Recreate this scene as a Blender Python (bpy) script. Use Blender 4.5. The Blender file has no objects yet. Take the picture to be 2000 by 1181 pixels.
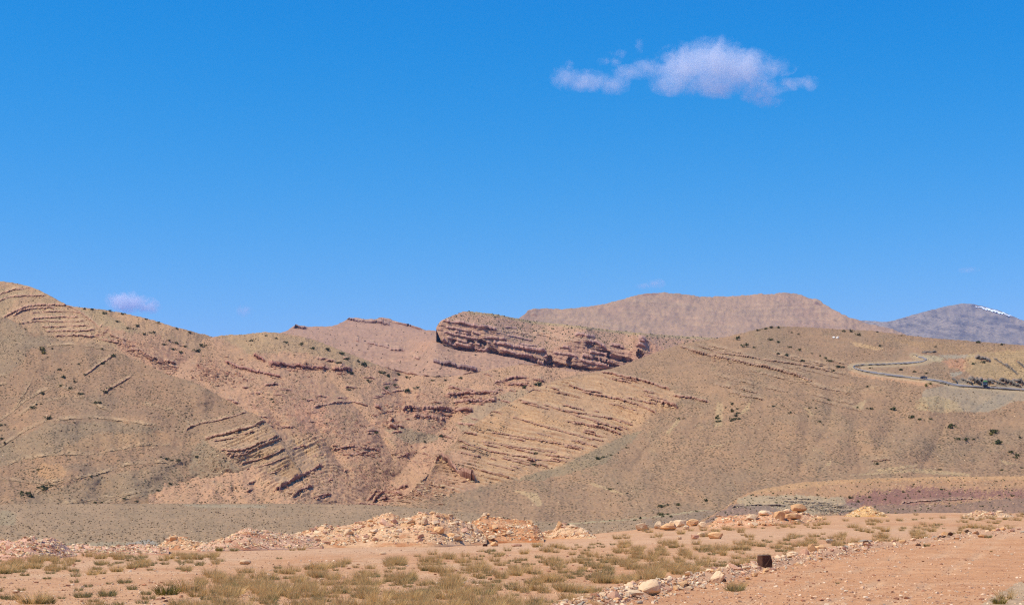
import bpy, bmesh, math, random
import numpy as np
from mathutils import Vector, Matrix, Quaternion, Euler
random.seed(7); rng = np.random.default_rng(7)
SC = bpy.context.scene
COL = SC.collection
R = math.radians

# ------------------------------------------------------------------ camera
F, VH, ZC = 3078.0, 1000.0, 2.4          # focal length in photo pixels, eye level row, eye height (m)
cd = bpy.data.cameras.new('camera'); cam = bpy.data.objects.new('camera', cd); COL.objects.link(cam)
cd.sensor_width = 36; cd.lens = 36 * F / 2000.0
cd.shift_y = (VH - 590.5) / 2000.0
cd.clip_start = 0.5; cd.clip_end = 120000
cam.location = (0, 0, ZC); cam.rotation_euler = (R(90), 0, 0)
SC.camera = cam

# ------------------------------------------------------------------ sky and sun
SUN_EL, SUN_AZ = R(60), R(-110)           # azimuth from +Y towards +X
D = Vector((math.sin(SUN_AZ) * math.cos(SUN_EL), math.cos(SUN_AZ) * math.cos(SUN_EL), math.sin(SUN_EL)))
w = bpy.data.worlds.new('World'); SC.world = w; w.use_nodes = True
nt = w.node_tree; nt.nodes.clear()
sky = nt.nodes.new('ShaderNodeTexSky'); sky.sky_type = 'NISHITA'; sky.sun_disc = False
sky.sun_elevation = SUN_EL; sky.sun_rotation = SUN_AZ
sky.altitude = 1900; sky.air_density = 1.0; sky.dust_density = 0.15; sky.ozone_density = 3.0
def wn(ty, op=None, **kw):
    n = nt.nodes.new(ty)
    if op: n.operation = op
    for k, x in kw.items(): n.inputs[int(k[1:])].default_value = x
    return n
# the deep polarised blue of the photograph: less red, a little more blue in the clear sky colour
s0 = wn('ShaderNodeVectorMath', 'SCALE', i3=0.12); sp = wn('ShaderNodeSeparateXYZ'); cb = wn('ShaderNodeCombineXYZ'); s1 = wn('ShaderNodeVectorMath', 'SCALE', i3=1 / 0.12)
r1 = wn('ShaderNodeMath', 'SUBTRACT', i1=0.15); r2 = wn('ShaderNodeMath', 'MAXIMUM', i1=0.0); r3 = wn('ShaderNodeMath', 'POWER', i1=1.5); r4 = wn('ShaderNodeMath', 'MULTIPLY', i1=3.1)
g1 = wn('ShaderNodeMath', 'MULTIPLY_ADD', i1=1.12, i2=-0.04); g2_ = wn('ShaderNodeMath', 'MAXIMUM', i1=0.0); b1 = wn('ShaderNodeMath', 'MULTIPLY_ADD', i1=0.85, i2=0.32)
for x, y in ((s0.outputs[0], sp.inputs[0]), (sp.outputs[0], r1.inputs[0]), (r1.outputs[0], r2.inputs[0]), (r2.outputs[0], r3.inputs[0]), (r3.outputs[0], r4.inputs[0]), (sp.outputs[1], g1.inputs[0]), (g1.outputs[0], g2_.inputs[0]), (sp.outputs[2], b1.inputs[0]),
             (r4.outputs[0], cb.inputs[0]), (g2_.outputs[0], cb.inputs[1]), (b1.outputs[0], cb.inputs[2]), (cb.outputs[0], s1.inputs[0])): nt.links.new(x, y)
bg = nt.nodes.new('ShaderNodeBackground'); bg.inputs['Strength'].default_value = 0.12
wo = nt.nodes.new('ShaderNodeOutputWorld')
nt.links.new(sky.outputs[0], s0.inputs[0]); nt.links.new(s1.outputs[0], bg.inputs['Color']); nt.links.new(bg.outputs[0], wo.inputs[0])
sd = bpy.data.lights.new('sun', 'SUN'); sd.energy = 4.6; sd.angle = R(0.53); sd.color = (1.0, 0.94, 0.82)
sun = bpy.data.objects.new('sun', sd); COL.objects.link(sun); sun.rotation_mode = 'QUATERNION'
sun.rotation_quaternion = D.to_track_quat('Z', 'Y'); sun.location = (0, 0, 300)
vs = SC.view_settings; vs.view_transform = 'Standard'; vs.look = 'None'; vs.exposure = 0.0; vs.gamma = 1.0
SC.render.engine = 'CYCLES'
cy = SC.cycles; cy.use_denoising = False; cy.use_adaptive_sampling = False; cy.filter_width = 1.2; cy.max_bounces = 8; cy.diffuse_bounces = 2; cy.volume_bounces = 5
cy.volume_step_rate = 1.0; cy.volume_max_steps = 1024

# ------------------------------------------------------------------ helpers
def lin(c, k=1.0):
    return tuple(((x / 255) / 12.92 if x <= 10 else (((x / 255) + 0.055) / 1.055) ** 2.4) * k for x in c)
K = 0.92
KC = np.array((0.98, 0.945, 0.82))                      # stone and soil are a little yellower than they look under this blue sky
def alb(r, g, b): return np.array(lin((r, g, b), K)) * KC
def lk(c, k=K): return tuple(x * y for x, y in zip(lin(c, k), KC))

_perm = np.random.default_rng(3).permutation(512).astype(np.int64)
_ga = np.random.default_rng(4).uniform(0, 2 * np.pi, 512)
_gx, _gy = np.cos(_ga), np.sin(_ga)
def pn(x, y, seed=0):
    xi = np.floor(x).astype(np.int64); yi = np.floor(y).astype(np.int64)
    fx = x - xi; fy = y - yi
    ux = fx * fx * fx * (fx * (fx * 6 - 15) + 10); uy = fy * fy * fy * (fy * (fy * 6 - 15) + 10)
    def g(i, j, dx, dy):
        h = _perm[(_perm[(i + seed * 37) & 511] + j) & 511]
        return _gx[h] * dx + _gy[h] * dy
    a = g(xi, yi, fx, fy); b = g(xi + 1, yi, fx - 1, fy); c = g(xi, yi + 1, fx, fy - 1); d = g(xi + 1, yi + 1, fx - 1, fy - 1)
    ab = a + (b - a) * ux; cd_ = c + (d - c) * ux
    return (ab + (cd_ - ab) * uy) * 1.5
def fbm(x, y, wl, octv=4, seed=0, gain=0.5):
    s = np.zeros(np.broadcast(x, y).shape); a = 1.0; t = 0; f = 1.0 / wl
    for o in range(octv):
        s = s + a * pn(x * f + 11.3 * o, y * f - 7.7 * o, seed + o); t += a; a *= gain; f *= 2.03
    return s / t
def sstep(a, b, x):
    t = np.clip((x - a) / (b - a), 0, 1); return t * t * (3 - 2 * t)
def gsm(a, s):
    n = int(s * 3) + 1; k = np.exp(-0.5 * (np.arange(-n, n + 1) / s) ** 2); k /= k.sum()
    p = np.concatenate([a[0] - (a[1] - a[0]) * np.arange(n, 0, -1), a, a[-1] + (a[-1] - a[-2]) * np.arange(1, n + 1)])
    return np.convolve(p, k, 'valid')
def curve(pts, sm=0):
    p = np.array(pts, float)
    if sm:
        tu = np.arange(p[0, 0], p[-1, 0] + 1); tv = gsm(np.interp(tu, p[:, 0], p[:, 1]), sm)
        return lambda u: np.interp(u, tu, tv)
    return lambda u: np.interp(u, p[:, 0], p[:, 1])
def inpoly(x, y, poly):
    r = np.zeros(x.shape, bool); n = len(poly)
    for i in range(n):
        x0, y0 = poly[i]; x1, y1 = poly[(i + 1) % n]
        if y0 == y1: continue
        r ^= ((y0 > y) != (y1 > y)) & (x < (x1 - x0) * (y - y0) / (y1 - y0) + x0)
    return r
def W(u, v, Y): return np.stack([(u - 1000) / F * Y, Y, ZC + (VH - v) / F * Y], -1)

def tag(o, label=None, cat=None, group=None, kind=None):
    if label: o['label'] = label
    if cat: o['category'] = cat
    if group: o['group'] = group
    if kind: o['kind'] = kind
    return o
def mesh_np(name, verts, faces, nper, mat=None, smooth=False, cols=None):
    me = bpy.data.meshes.new(name); verts = np.ascontiguousarray(verts, np.float32); faces = np.ascontiguousarray(faces, np.int32)
    me.vertices.add(len(verts)); me.vertices.foreach_set('co', verts.ravel())
    nf = len(faces); me.loops.add(nf * nper); me.loops.foreach_set('vertex_index', faces.ravel())
    me.polygons.add(nf); me.polygons.foreach_set('loop_start', np.arange(0, nf * nper, nper, dtype=np.int32))
    me.polygons.foreach_set('loop_total', np.full(nf, nper, np.int32))
    me.polygons.foreach_set('use_smooth', np.full(nf, smooth, bool))
    if cols is not None:
        a = me.color_attributes.new('Col', 'FLOAT_COLOR', 'POINT')
        c4 = np.ones((len(verts), 4), np.float32); c4[:, :cols.shape[1]] = cols; a.data.foreach_set('color', c4.ravel())
    me.update(calc_edges=True)
    if mat: me.materials.append(mat)
    return me
def link(name, me, parent=None):
    o = bpy.data.objects.new(name, me); COL.objects.link(o)
    if parent is not None: o.parent = parent
    return o

# ------------------------------------------------------------------ materials
def newmat(name, rough=0.95):
    m = bpy.data.materials.new(name); m.use_nodes = True; t = m.node_tree
    b = t.nodes['Principled BSDF']; b.inputs['Roughness'].default_value = rough; b.inputs['Specular IOR Level'].default_value = 0.15
    return m, t, b
def N(t, ty, **kw):
    n = t.nodes.new(ty)
    for k, v in kw.items():
        if k in n.inputs: n.inputs[k].default_value = v
        else: setattr(n, k, v)
    return n
def mixrgb(t, fac, a, b, mode='MIX'):
    n = t.nodes.new('ShaderNodeMix'); n.data_type = 'RGBA'; n.blend_type = mode
    for s, x in ((0, fac), (6, a), (7, b)):
        if hasattr(x, 'links'): t.links.new(x, n.inputs[s])
        else: n.inputs[s].default_value = x if s == 0 else (tuple(x) + (1,))[:4]
    return n.outputs[2]
def ramp(t, inp, p0, p1, c0=0.0, c1=1.0):
    n = t.nodes.new('ShaderNodeMapRange'); n.inputs[1].default_value = p0; n.inputs[2].default_value = p1; n.inputs[3].default_value = c0; n.inputs[4].default_value = c1
    t.links.new(inp, n.inputs[0]); return n.outputs[0]
def math2(t, op, a, b):
    n = t.nodes.new('ShaderNodeMath'); n.operation = op
    for i, x in enumerate((a, b)):
        if hasattr(x, 'links'): t.links.new(x, n.inputs[i])
        else: n.inputs[i].default_value = x
    return n.outputs[0]

def hill_mat(name, dot=0.5, dotcol=(66, 60, 38), pale=(222, 196, 160), scrub=0.8, bump=0.6, grain=0.3):
    """soil colour from the mesh's own colour attribute; scrub dots, pale stones and grain at metre size"""
    m, t, b = newmat(name)
    tc = N(t, 'ShaderNodeTexCoord'); at = N(t, 'ShaderNodeAttribute', attribute_name='Col')
    n1 = N(t, 'ShaderNodeTexNoise', Scale=dot * 1.3, Detail=4.0, Roughness=0.7); t.links.new(tc.outputs['Object'], n1.inputs['Vector'])
    n2 = N(t, 'ShaderNodeTexNoise', Scale=dot * 0.09, Detail=4.0, Roughness=0.6); t.links.new(tc.outputs['Object'], n2.inputs['Vector'])
    g = mixrgb(t, 1.0, at.outputs['Color'], mixrgb(t, ramp(t, n1.outputs[0], 0.28, 0.72), (1 - grain,) * 3, (1 + grain,) * 3), 'MULTIPLY')
    g = mixrgb(t, 1.0, g, mixrgb(t, ramp(t, n2.outputs[0], 0.3, 0.7), (0.88, 0.90, 0.92), (1.10, 1.08, 1.05)), 'MULTIPLY')
    vo = N(t, 'ShaderNodeTexVoronoi', Scale=dot, Randomness=1.0); t.links.new(tc.outputs['Object'], vo.inputs['Vector'])
    sep = N(t, 'ShaderNodeSeparateColor'); t.links.new(vo.outputs['Color'], sep.inputs[0])
    th = ramp(t, n2.outputs[0], 0.3, 0.7, 0.25, 0.55)
    th = math2(t, 'MULTIPLY', th, at.outputs['Alpha'])
    has = math2(t, 'LESS_THAN', sep.outputs[0], math2(t, 'MULTIPLY', th, 2.0))
    spot = ramp(t, vo.outputs['Distance'], 0.30, 0.42, 1.0, 0.0)
    g = mixrgb(t, math2(t, 'MULTIPLY', math2(t, 'MULTIPLY', has, spot), scrub), g, lk(dotcol))
    vp = N(t, 'ShaderNodeTexVoronoi', Scale=dot * 1.2, Randomness=1.0)
    mp = N(t, 'ShaderNodeMapping'); mp.inputs['Location'].default_value = (37.3, 11.1, 5.7); t.links.new(tc.outputs['Object'], mp.inputs[0]); t.links.new(mp.outputs[0], vp.inputs['Vector'])
    sp = N(t, 'ShaderNodeSeparateColor'); t.links.new(vp.outputs['Color'], sp.inputs[0])
    hp = math2(t, 'LESS_THAN', sp.outputs[1], 0.22)
    g = mixrgb(t, math2(t, 'MULTIPLY', math2(t, 'MULTIPLY', hp, ramp(t, vp.outputs['Distance'], 0.2, 0.36, 1.0, 0.0)), 0.45), g, lk(pale, 0.9))
    t.links.new(g, b.inputs['Base Color'])
    bp = N(t, 'ShaderNodeBump', Strength=bump, Distance=1.0 / dot * 0.5); t.links.new(n1.outputs[0], bp.inputs['Height']); t.links.new(bp.outputs[0], b.inputs['Normal'])
    return m
def rock_mat(name, c1, c2, scale=4.0, bump=0.5):
    m, t, b = newmat(name)
    tc = N(t, 'ShaderNodeTexCoord'); oi = N(t, 'ShaderNodeObjectInfo')
    n1 = N(t, 'ShaderNodeTexNoise', Scale=scale, Detail=6.0, Roughness=0.65); t.links.new(tc.outputs['Object'], n1.inputs['Vector'])
    g = mixrgb(t, ramp(t, n1.outputs[0], 0.3, 0.7), lk(c1), lk(c2))
    g = mixrgb(t, 1.0, g, mixrgb(t, oi.outputs['Random'], (0.88, 0.84, 0.8), (1.18, 1.16, 1.12)), 'MULTIPLY')
    t.links.new(g, b.inputs['Base Color'])
    bp = N(t, 'ShaderNodeBump', Strength=bump, Distance=0.08); t.links.new(n1.outputs[0], bp.inputs['Height']); t.links.new(bp.outputs[0], b.inputs['Normal'])
    return m
def col_mat(name, k=1.0, trans=0.0):
    """colour straight from the mesh attribute with a little grain"""
    m, t, b = newmat(name)
    at = N(t, 'ShaderNodeAttribute', attribute_name='Col'); tc = N(t, 'ShaderNodeTexCoord')
    n1 = N(t, 'ShaderNodeTexNoise', Scale=6.0, Detail=3.0); t.links.new(tc.outputs['Object'], n1.inputs['Vector'])
    g = mixrgb(t, 1.0, at.outputs['Color'], mixrgb(t, ramp(t, n1.outputs[0], 0.3, 0.7), (0.8,) * 3, (1.2,) * 3), 'MULTIPLY')
    t.links.new(g, b.inputs['Base Color'])
    return m
def plain_mat(name, rgb, rough=0.6, spec=0.3, metal=0.0):
    m, t, b = newmat(name, rough); b.inputs['Specular IOR Level'].default_value = spec; b.inputs['Metallic'].default_value = metal
    tc = N(t, 'ShaderNodeTexCoord'); n1 = N(t, 'ShaderNodeTexNoise', Scale=3.0, Detail=4.0); t.links.new(tc.outputs['Object'], n1.inputs['Vector'])
    c = lin(rgb); t.links.new(mixrgb(t, n1.outputs[0], tuple(x * 0.8 for x in c), tuple(x * 1.15 for x in c)), b.inputs['Base Color'])
    return m

M_HILL = hill_mat('hill_soil', 0.62)
M_FAR = hill_mat('far_slope', 0.16, scrub=0.35, bump=0.6, grain=0.16)
M_SNOWMT = hill_mat('bare_mountain', 0.035, dotcol=(60, 62, 70), scrub=0.5, bump=0.8, grain=0.25)
M_ROCKFACE = hill_mat('cliff_rock', 0.45, dotcol=(80, 72, 48), scrub=0.45, bump=0.8, grain=0.25)
M_PLAIN = hill_mat('plain_gravel', 0.75, dotcol=(78, 72, 52), scrub=0.6, bump=0.4)
M_BANK = hill_mat('red_bank_soil', 1.3, dotcol=(62, 64, 44), scrub=0.4, bump=0.5)

# ------------------------------------------------------------------ terrain layers
LAYERS = {}
class Layer:
    """a hill: outline and foot traced in view directions, each direction given its real distance; then relief, ledges, soil colours"""
    def __init__(s, name, u0, u1, step, ridge, foot, prof, nrow, yscale=None, base=(170, 138, 104), edge=(0, 0), sm=4, psm=22, bands=((150, 8), (45, 2.2)), rills=3.0, seed=1, jit=0.8):
        s.name = name; s.seed = seed; s.beds = []; s.jumbles = []
        us = [np.arange(u0, u1 + step, step)]
        if edge[0]: us.insert(0, np.linspace(u0 - edge[0], u0, 25)[:-1])
        if edge[1]: us.append(np.linspace(u1 + step, u1 + edge[1], 25)[1:])
        u = np.concatenate(us); s.u = u
        rv = curve(ridge, sm)(u) + jit * fbm(u, u * 0 + 3.1 * seed, 14, 3, seed); fv = curve(foot)(u)
        fv = np.maximum(fv, rv + 3)
        tt = np.linspace(0, 1, nrow)[None, :]
        s.U = np.repeat(u[:, None], nrow, 1); s.V = fv[:, None] + (rv - fv)[:, None] * tt
        s.VR = rv[:, None]
        p = np.array(sorted(prof), float); tv = np.arange(p[0, 0] - 60, p[-1, 0] + 60)
        e = np.interp(tv, p[:, 0], p[:, 1])
        e = np.where(tv < p[0, 0], p[0, 1] + (p[1, 1] - p[0, 1]) / (p[1, 0] - p[0, 0]) * (tv - p[0, 0]), e)
        e = np.where(tv > p[-1, 0], p[-1, 1] + (p[-1, 1] - p[-2, 1]) / (p[-1, 0] - p[-2, 0]) * (tv - p[-1, 0]), e)
        e = gsm(e, psm)
        s.Y = np.interp(s.V, tv, e)
        if yscale: s.Y = s.Y * curve(yscale, 30)(s.U)
        px = s.Y.mean() / F
        for i, (wl, am) in enumerate(bands): s.Y = s.Y + am * fbm(s.U, s.V * 1.5, wl, 3, seed * 5 + i)
        if rills:
            wob = 30 * fbm(s.U, s.V, 160, 2, seed + 60)
            s.Y = s.Y + rills * np.abs(fbm(s.U + wob, s.V * 0.18, 34, 3, seed + 40))
        s.dz = np.zeros(s.U.shape); s.dy = np.zeros(s.U.shape); s.px = px
        s.C = np.empty(s.U.shape + (3,)); s.C[:] = alb(*base); s.scrub = np.ones(s.U.shape)
        LAYERS[name] = s
    def warp(s, a, wl=12):
        return s.U + a * fbm(s.U, s.V, wl, 3, s.seed + 21), s.V + a * 0.6 * fbm(s.U, s.V, wl, 3, s.seed + 22)
    def paint(s, rgb, poly, amt=1.0, a=8, wl=14, soft=0.35, scrub=None):
        """soil of another colour, or painted slope shade, inside poly, ragged at the edge"""
        x, y = s.warp(a, wl); x = x + rng.normal(0, a * soft * 0.5, x.shape); y = y + rng.normal(0, a * soft * 0.4, y.shape)
        m = inpoly(x, y, poly).astype(float) * amt
        s.C = s.C + (alb(*rgb) - s.C) * m[..., None]
        if scrub is not None: s.scrub = s.scrub + (scrub - s.scrub) * m
    def mottle(s, rgb, wl, thr=0.1, amt=0.6, stretch=1.0, seed=0):
        n = fbm(s.U, s.V * stretch, wl, 4, s.seed + 70 + seed)
        m = sstep(thr, thr + 0.3, n) * amt * 0.65
        s.C = s.C + (alb(*rgb) - s.C) * m[..., None]
    def ledge(s, pts, h, up=14, jit=1.3, gaps=0.25, out=0.6, rgb=(150, 108, 88), face=2.2, pale=0.25, amt=0.75):
        """a bed of rock standing out of the slope: step of h metres, broken along its length"""
        p = np.array(pts, float); u0, u1 = p[0, 0], p[-1, 0]
        c = np.where((s.u >= u0) & (s.u <= u1))[0]
        if len(c) < 2: return
        i0, i1 = c[0], c[-1] + 1
        U = s.U[i0:i1]; V = s.V[i0:i1]
        sd = s.seed + int(abs(pts[0][0]) + abs(pts[0][1]) * 3) % 97
        ul = U[:, 0]
        vl = np.interp(ul, p[:, 0], p[:, 1]) + jit * fbm(ul, ul * 0 + 5.5, 9, 3, sd)
        s.beds.append((pts, h, gaps, rgb, sd))
        h = h * 0.45
        A = np.clip(0.6 + 1.1 * fbm(ul, ul * 0 + 1.7, 30, 2, sd + 3) + (0.5 - gaps) * 0.6, 0.0, 1.2)
        A *= sstep(u0 - 1, u0 + 6, ul) * sstep(u1 + 1, u1 - 6, ul)
        d = vl[:, None] - V; A = A[:, None]; rdep = min(1.6, float(np.median(np.abs(np.diff(s.Y[i0:i1], axis=1)))))
        s.dz[i0:i1] += h * A * sstep(-0.2, 1.3, d) * np.exp(-np.maximum(d, 0) / up)
        s.dy[i0:i1] -= (h * out + 0.5 * rdep) * np.minimum(A, 1) * sstep(-0.2, 1.3, d) * np.exp(-np.maximum(d, 0) / (up * 0.6))
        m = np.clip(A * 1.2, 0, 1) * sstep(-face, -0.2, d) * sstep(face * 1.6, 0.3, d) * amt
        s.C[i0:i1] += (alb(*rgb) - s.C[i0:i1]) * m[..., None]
        q = np.clip(A, 0, 1) * sstep(0.5, 2.5, d) * sstep(9, 2.5, d) * pale
        s.C[i0:i1] += (alb(216, 184, 146) - s.C[i0:i1]) * q[..., None]
    def strata(s, poly, dip, period, h, seed=0, a=10, amt=0.5, rgb=(160, 118, 92), pale=(222, 190, 148)):
        """thin beds cropping out over an area; dip = curve v(u) the beds run along"""
        x, y = s.warp(a); m = inpoly(x, y, poly).astype(float)
        k = np.ones(7) / 7
        for _ in range(2):
            m = np.apply_along_axis(lambda r: np.convolve(r, k, 'same'), 0, m); m = np.apply_along_axis(lambda r: np.convolve(r, k, 'same'), 1, m)
        wv = s.V - curve(dip, 12)(s.U) + 2.2 * fbm(s.U, s.V, 60, 4, s.seed + seed, 0.6)
        for q, (pp, hh) in enumerate(((period, h), (period * 0.43, h * 0.45))):
            ph = wv / pp + 1.1 * fbm(wv, wv * 0 + 0.1 * s.U / 60, 34, 2, s.seed + 7 + seed); fr = ph - np.floor(ph)           # 0 at the top of a bed, 1 at its foot; beds differ in thickness
            pat = np.clip(0.5 + 1.5 * fbm(s.U, np.floor(ph) * 9.7, 70, 4, s.seed + seed + q, 0.6), 0, 1.2)
            s.dz += m * pat * hh * (1 - fr) ** 1.0 * 0 + m * pat * hh * sstep(1.0, 0.8, fr) * (0.3 + 0.7 * fr)
            rdep = float(np.median(np.abs(np.diff(s.Y, axis=1)))); s.dy -= m * np.minimum(pat, 1) * (hh * 0.5 + 1.0 * rdep) * sstep(1.0, 0.85, fr) * fr ** 1.5
            tm = m * np.clip(pat, 0, 1) * amt * (0.6 if q else 1)
            s.C += (alb(*rgb) - s.C) * (tm * sstep(0.75, 0.9, fr))[..., None]
            s.C += (alb(*pale) - s.C) * (tm * 0.6 * sstep(0.1, 0.4, fr) * sstep(0.75, 0.5, fr))[..., None]
        s.scrub *= 1 - 0.7 * m
    def rocks(s, cu, cv, ru, rv, h, wl=7, rgb=(165, 118, 94), seed=0, dip=0.0, amt=0.7):
        """a jumble of broken outcrop"""
        c = np.where(np.abs(s.u - cu) < ru * 1.6)[0]
        if len(c) < 2: return
        i0, i1 = c[0], c[-1] + 1; U = s.U[i0:i1]; V = s.V[i0:i1]
        e = ((U - cu) / ru) ** 2 + ((V - cv - dip * (U - cu)) / rv) ** 2
        m = sstep(1.4, 0.3, e + 0.5 * fbm(U, V, 20, 3, s.seed + seed))
        s.jumbles.append((cu, cv, ru, rv, h, dip)); h = h * 0.45
        n = fbm(U, (V - dip * (U - cu)) * 2.6, wl * 1.9, 4, s.seed + 31 + seed, 0.55)
        b = np.clip((n + 0.05) * 2.2, 0, 1)
        s.dz[i0:i1] += m * h * b; s.dy[i0:i1] -= m * h * 0.5 * b
        s.C[i0:i1] += (alb(*rgb) - s.C[i0:i1]) * (m * b * amt)[..., None]
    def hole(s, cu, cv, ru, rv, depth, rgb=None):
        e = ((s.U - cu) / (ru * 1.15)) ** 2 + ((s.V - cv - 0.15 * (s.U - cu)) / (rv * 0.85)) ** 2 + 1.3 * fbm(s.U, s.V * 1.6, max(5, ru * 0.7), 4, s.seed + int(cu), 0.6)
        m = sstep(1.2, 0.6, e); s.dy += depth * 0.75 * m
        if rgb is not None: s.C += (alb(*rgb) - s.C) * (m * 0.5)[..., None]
    def finish(s, mat, rough=((9, 0.35), (3.2, 0.14)), back=(12, 40, 90, 200), drop=(0.6, 4, 14, 60), smooth=True, keep=None):
        P = W(s.U, s.V, s.Y); s.scrub = s.scrub * np.clip(0.7 + 1.9 * fbm(s.U, s.V * 1.4, 75, 3, s.seed + 44), 0.1, 1.5)
        msk = 1.0 if keep is None else keep
        for i, (wl, am) in enumerate(rough):      # wavelengths in photo pixels, heights in metres
            s.dz += msk * am * fbm(s.U, s.V * 1.6, wl, 3, s.seed + 90 + i)
        P[..., 2] += s.dz; P[..., 1] += s.dy
        s.P = P
        G = P; C = np.concatenate([s.C, np.clip(s.scrub, 0, 1.5)[..., None]], -1)
        top = P[:, -1:, :]
        ext = []
        for b_, d_ in zip(back, drop):
            q = top.copy(); k = (q[..., 1] + b_) / q[..., 1]; q[..., 0] *= k; q[..., 1] += b_; q[..., 2] -= d_; ext.append(q)
        G = np.concatenate([P] + ext, 1); C = np.concatenate([C] + [C[:, -1:]] * len(ext), 1)
        nc, nr = G.shape[:2]
        i = np.arange(nc * nr).reshape(nc, nr)
        f = np.stack([i[:-1, :-1], i[1:, :-1], i[1:, 1:], i[:-1, 1:]], -1).reshape(-1, 4)
        me = mesh_np(s.name, G.reshape(-1, 3), f, 4, mat, smooth, C.reshape(-1, 4))
        s.obj = tag(link(s.name, me), kind='structure')
        return s.obj
    def at(s, u, v):
        """point of the finished surface seen at photo position u, v"""
        i = int(np.clip(np.searchsorted(s.u, u), 1, len(s.u) - 1))
        if abs(s.u[i - 1] - u) < abs(s.u[i] - u): i -= 1
        vp = VH - (s.P[i, :, 2] - ZC) * F / s.P[i, :, 1]
        j = int(np.argmin(np.abs(vp - v))); return s.P[i, j].copy()
    def many(s, n, dens=None, vmin=None):
        """n random visible points, thinned by dens(u, v)"""
        i = rng.integers(0, len(s.u) - 1, n * 4); j = rng.integers(0, s.U.shape[1] - 1, n * 4)
        area = np.abs(s.V[i, j + 1] - s.V[i, j]) * np.abs(s.u[np.minimum(i + 1, len(s.u) - 1)] - s.u[i]); pr = area / area.max()
        k = rng.random(n * 4) < pr
        if dens is not None: k &= rng.random(n * 4) < dens(s.U[i, j], s.V[i, j])
        i, j = i[k][:n], j[k][:n]; a = rng.random(len(i))[:, None]; b = rng.random(len(i))[:, None]
        return s.P[i, j] * (1 - a) * (1 - b) + s.P[i + 1, j] * a * (1 - b) + s.P[i, j + 1] * (1 - a) * b + s.P[i + 1, j + 1] * a * b

# ---- snowy mountain, about 11 km away
L = Layer('snow_mountain', 1480, 2100, 2.2,
          [(1100, 690), (1400, 650), (1560, 636), (1640, 629), (1680, 625), (1705, 627), (1730, 629), (1742, 627), (1790, 613), (1850, 597), (1878, 593), (1895, 593), (1915, 597), (1950, 606), (2000, 627), (2100, 655), (2500, 690)],
          [(1000, 715), (2600, 715)], [(715, 8200), (660, 9800), (590, 11400)], 90, base=(168, 150, 134), edge=(380, 400), bands=((120, 260), (40, 60)), rills=110, seed=2, jit=0.3)
L.mottle((128, 116, 108), 50, 0.0, 0.9, 2.6); L.mottle((176, 156, 138), 40, 0.12, 0.5, 2.0, 3)
for i in range(16):
    u0 = 1760 + 17 * i + random.uniform(-30, 10); v0 = 612 + random.uniform(0, 45) + max(0, (i - 9)) * 2; n = random.uniform(40, 90)
    L.ledge([(u0, v0), (u0 + n * 0.5, v0 + n * 0.07), (u0 + n, v0 + n * 0.2)], 12, 9, 2.0, 0.5, 1.2, (112, 102, 100), 3.0, 0)
L.finish(M_SNOWMT, ((16, 6), (6, 2.5)), (300, 1200, 4000), (40, 300, 1500))
SNOW_MT = L

# ---- long bare mountain behind the cliff, about 5 km away
L = Layer('bare_mountain', 940, 1800, 2.2,
          [(700, 700), (950, 672), (1005, 632), (1015, 619), (1022, 616), (1031, 606), (1060, 602), (1100, 603), (1145, 600), (1200, 588), (1255, 574), (1300, 571), (1335, 575), (1380, 580), (1400, 579), (1450, 577), (1490, 574), (1530, 572), (1555, 573), (1580, 581), (1603, 588), (1608, 593), (1625, 603), (1655, 618), (1690, 630), (1740, 642), (1790, 660), (1830, 680), (1900, 708), (2300, 711)],
          [(600, 712), (2400, 712)], [(712, 4200), (650, 4900), (570, 5500)], 90, base=(183, 148, 119), edge=(250, 300), sm=2, bands=((170, 110), (60, 24)), rills=18, seed=5, jit=0.5)
L.mottle((160, 126, 108), 90, 0.0, 0.6, 1.6); L.mottle((205, 164, 134), 50, 0.12, 0.55, 3.0, 2)
for i, (v0, u0, u1, cv) in enumerate([(590, 1235, 1360, 12), (600, 1290, 1420, 14), (612, 1220, 1400, 20), (600, 1450, 1600, -6), (609, 1440, 1625, -8), (618, 1430, 1640, -6), (628, 1470, 1660, -2), (625, 1080, 1240, 24), (636, 1330, 1470, 10)]):
    L.ledge([(u0, v0), ((u0 + u1) / 2, v0 + cv * 0.35), (u1, v0 + cv)], 2.2, 10, 1.4, 0.4, 0.8, (158, 126, 106), 2.0, 0.2, 0.35)
L.ledge([(1028, 611), (1036, 609), (1050, 610)], 12, 6, 0.6, 0.1, 0.6, (140, 106, 92), 3); L.ledge([(1036, 616), (1052, 617)], 10, 6, 0.6, 0.1)
L.ledge([(1588, 592), (1600, 594), (1608, 596)], 14, 5, 0.4, 0.0, 0.8, (120, 90, 82), 3); L.ledge([(1252, 577), (1290, 574)], 5, 6)
L.finish(M_FAR, ((14, 5), (5, 2.4)), (150, 600, 2000), (15, 120, 700))

# ---- ridge left of the cliff with the talus slope under it, 1.6 to 3 km
L = Layer('talus_ridge', 500, 1260, 1.9,
          [(380, 690), (500, 664), (540, 652), (560, 646), (572, 637), (580, 638), (648, 637), (662, 632), (681, 622), (700, 621), (706, 623), (736, 624), (741, 621), (760, 622), (775, 629), (800, 635), (830, 644), (850, 646), (900, 660), (1000, 675), (1300, 700)],
          [(300, 775), (1400, 775)], [(775, 1480), (735, 1640), (700, 1880), (672, 2300), (640, 2900)], 110, base=(190, 148, 122), edge=(80, 60), sm=1.5, bands=((150, 30), (45, 9)), rills=12, seed=8, jit=0.5)
base_c = curve([(840, 668), (855, 670), (890, 683), (925, 688), (950, 688), (975, 694), (1000, 698), (1040, 708), (1060, 714), (1072, 719), (1108, 719), (1118, 722), (1150, 726), (1185, 724), (1240, 722), (1300, 715), (1460, 700)])
t_ = (735 - L.V) / (735 - np.minimum(base_c(L.U), 728) + 0.0)
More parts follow.
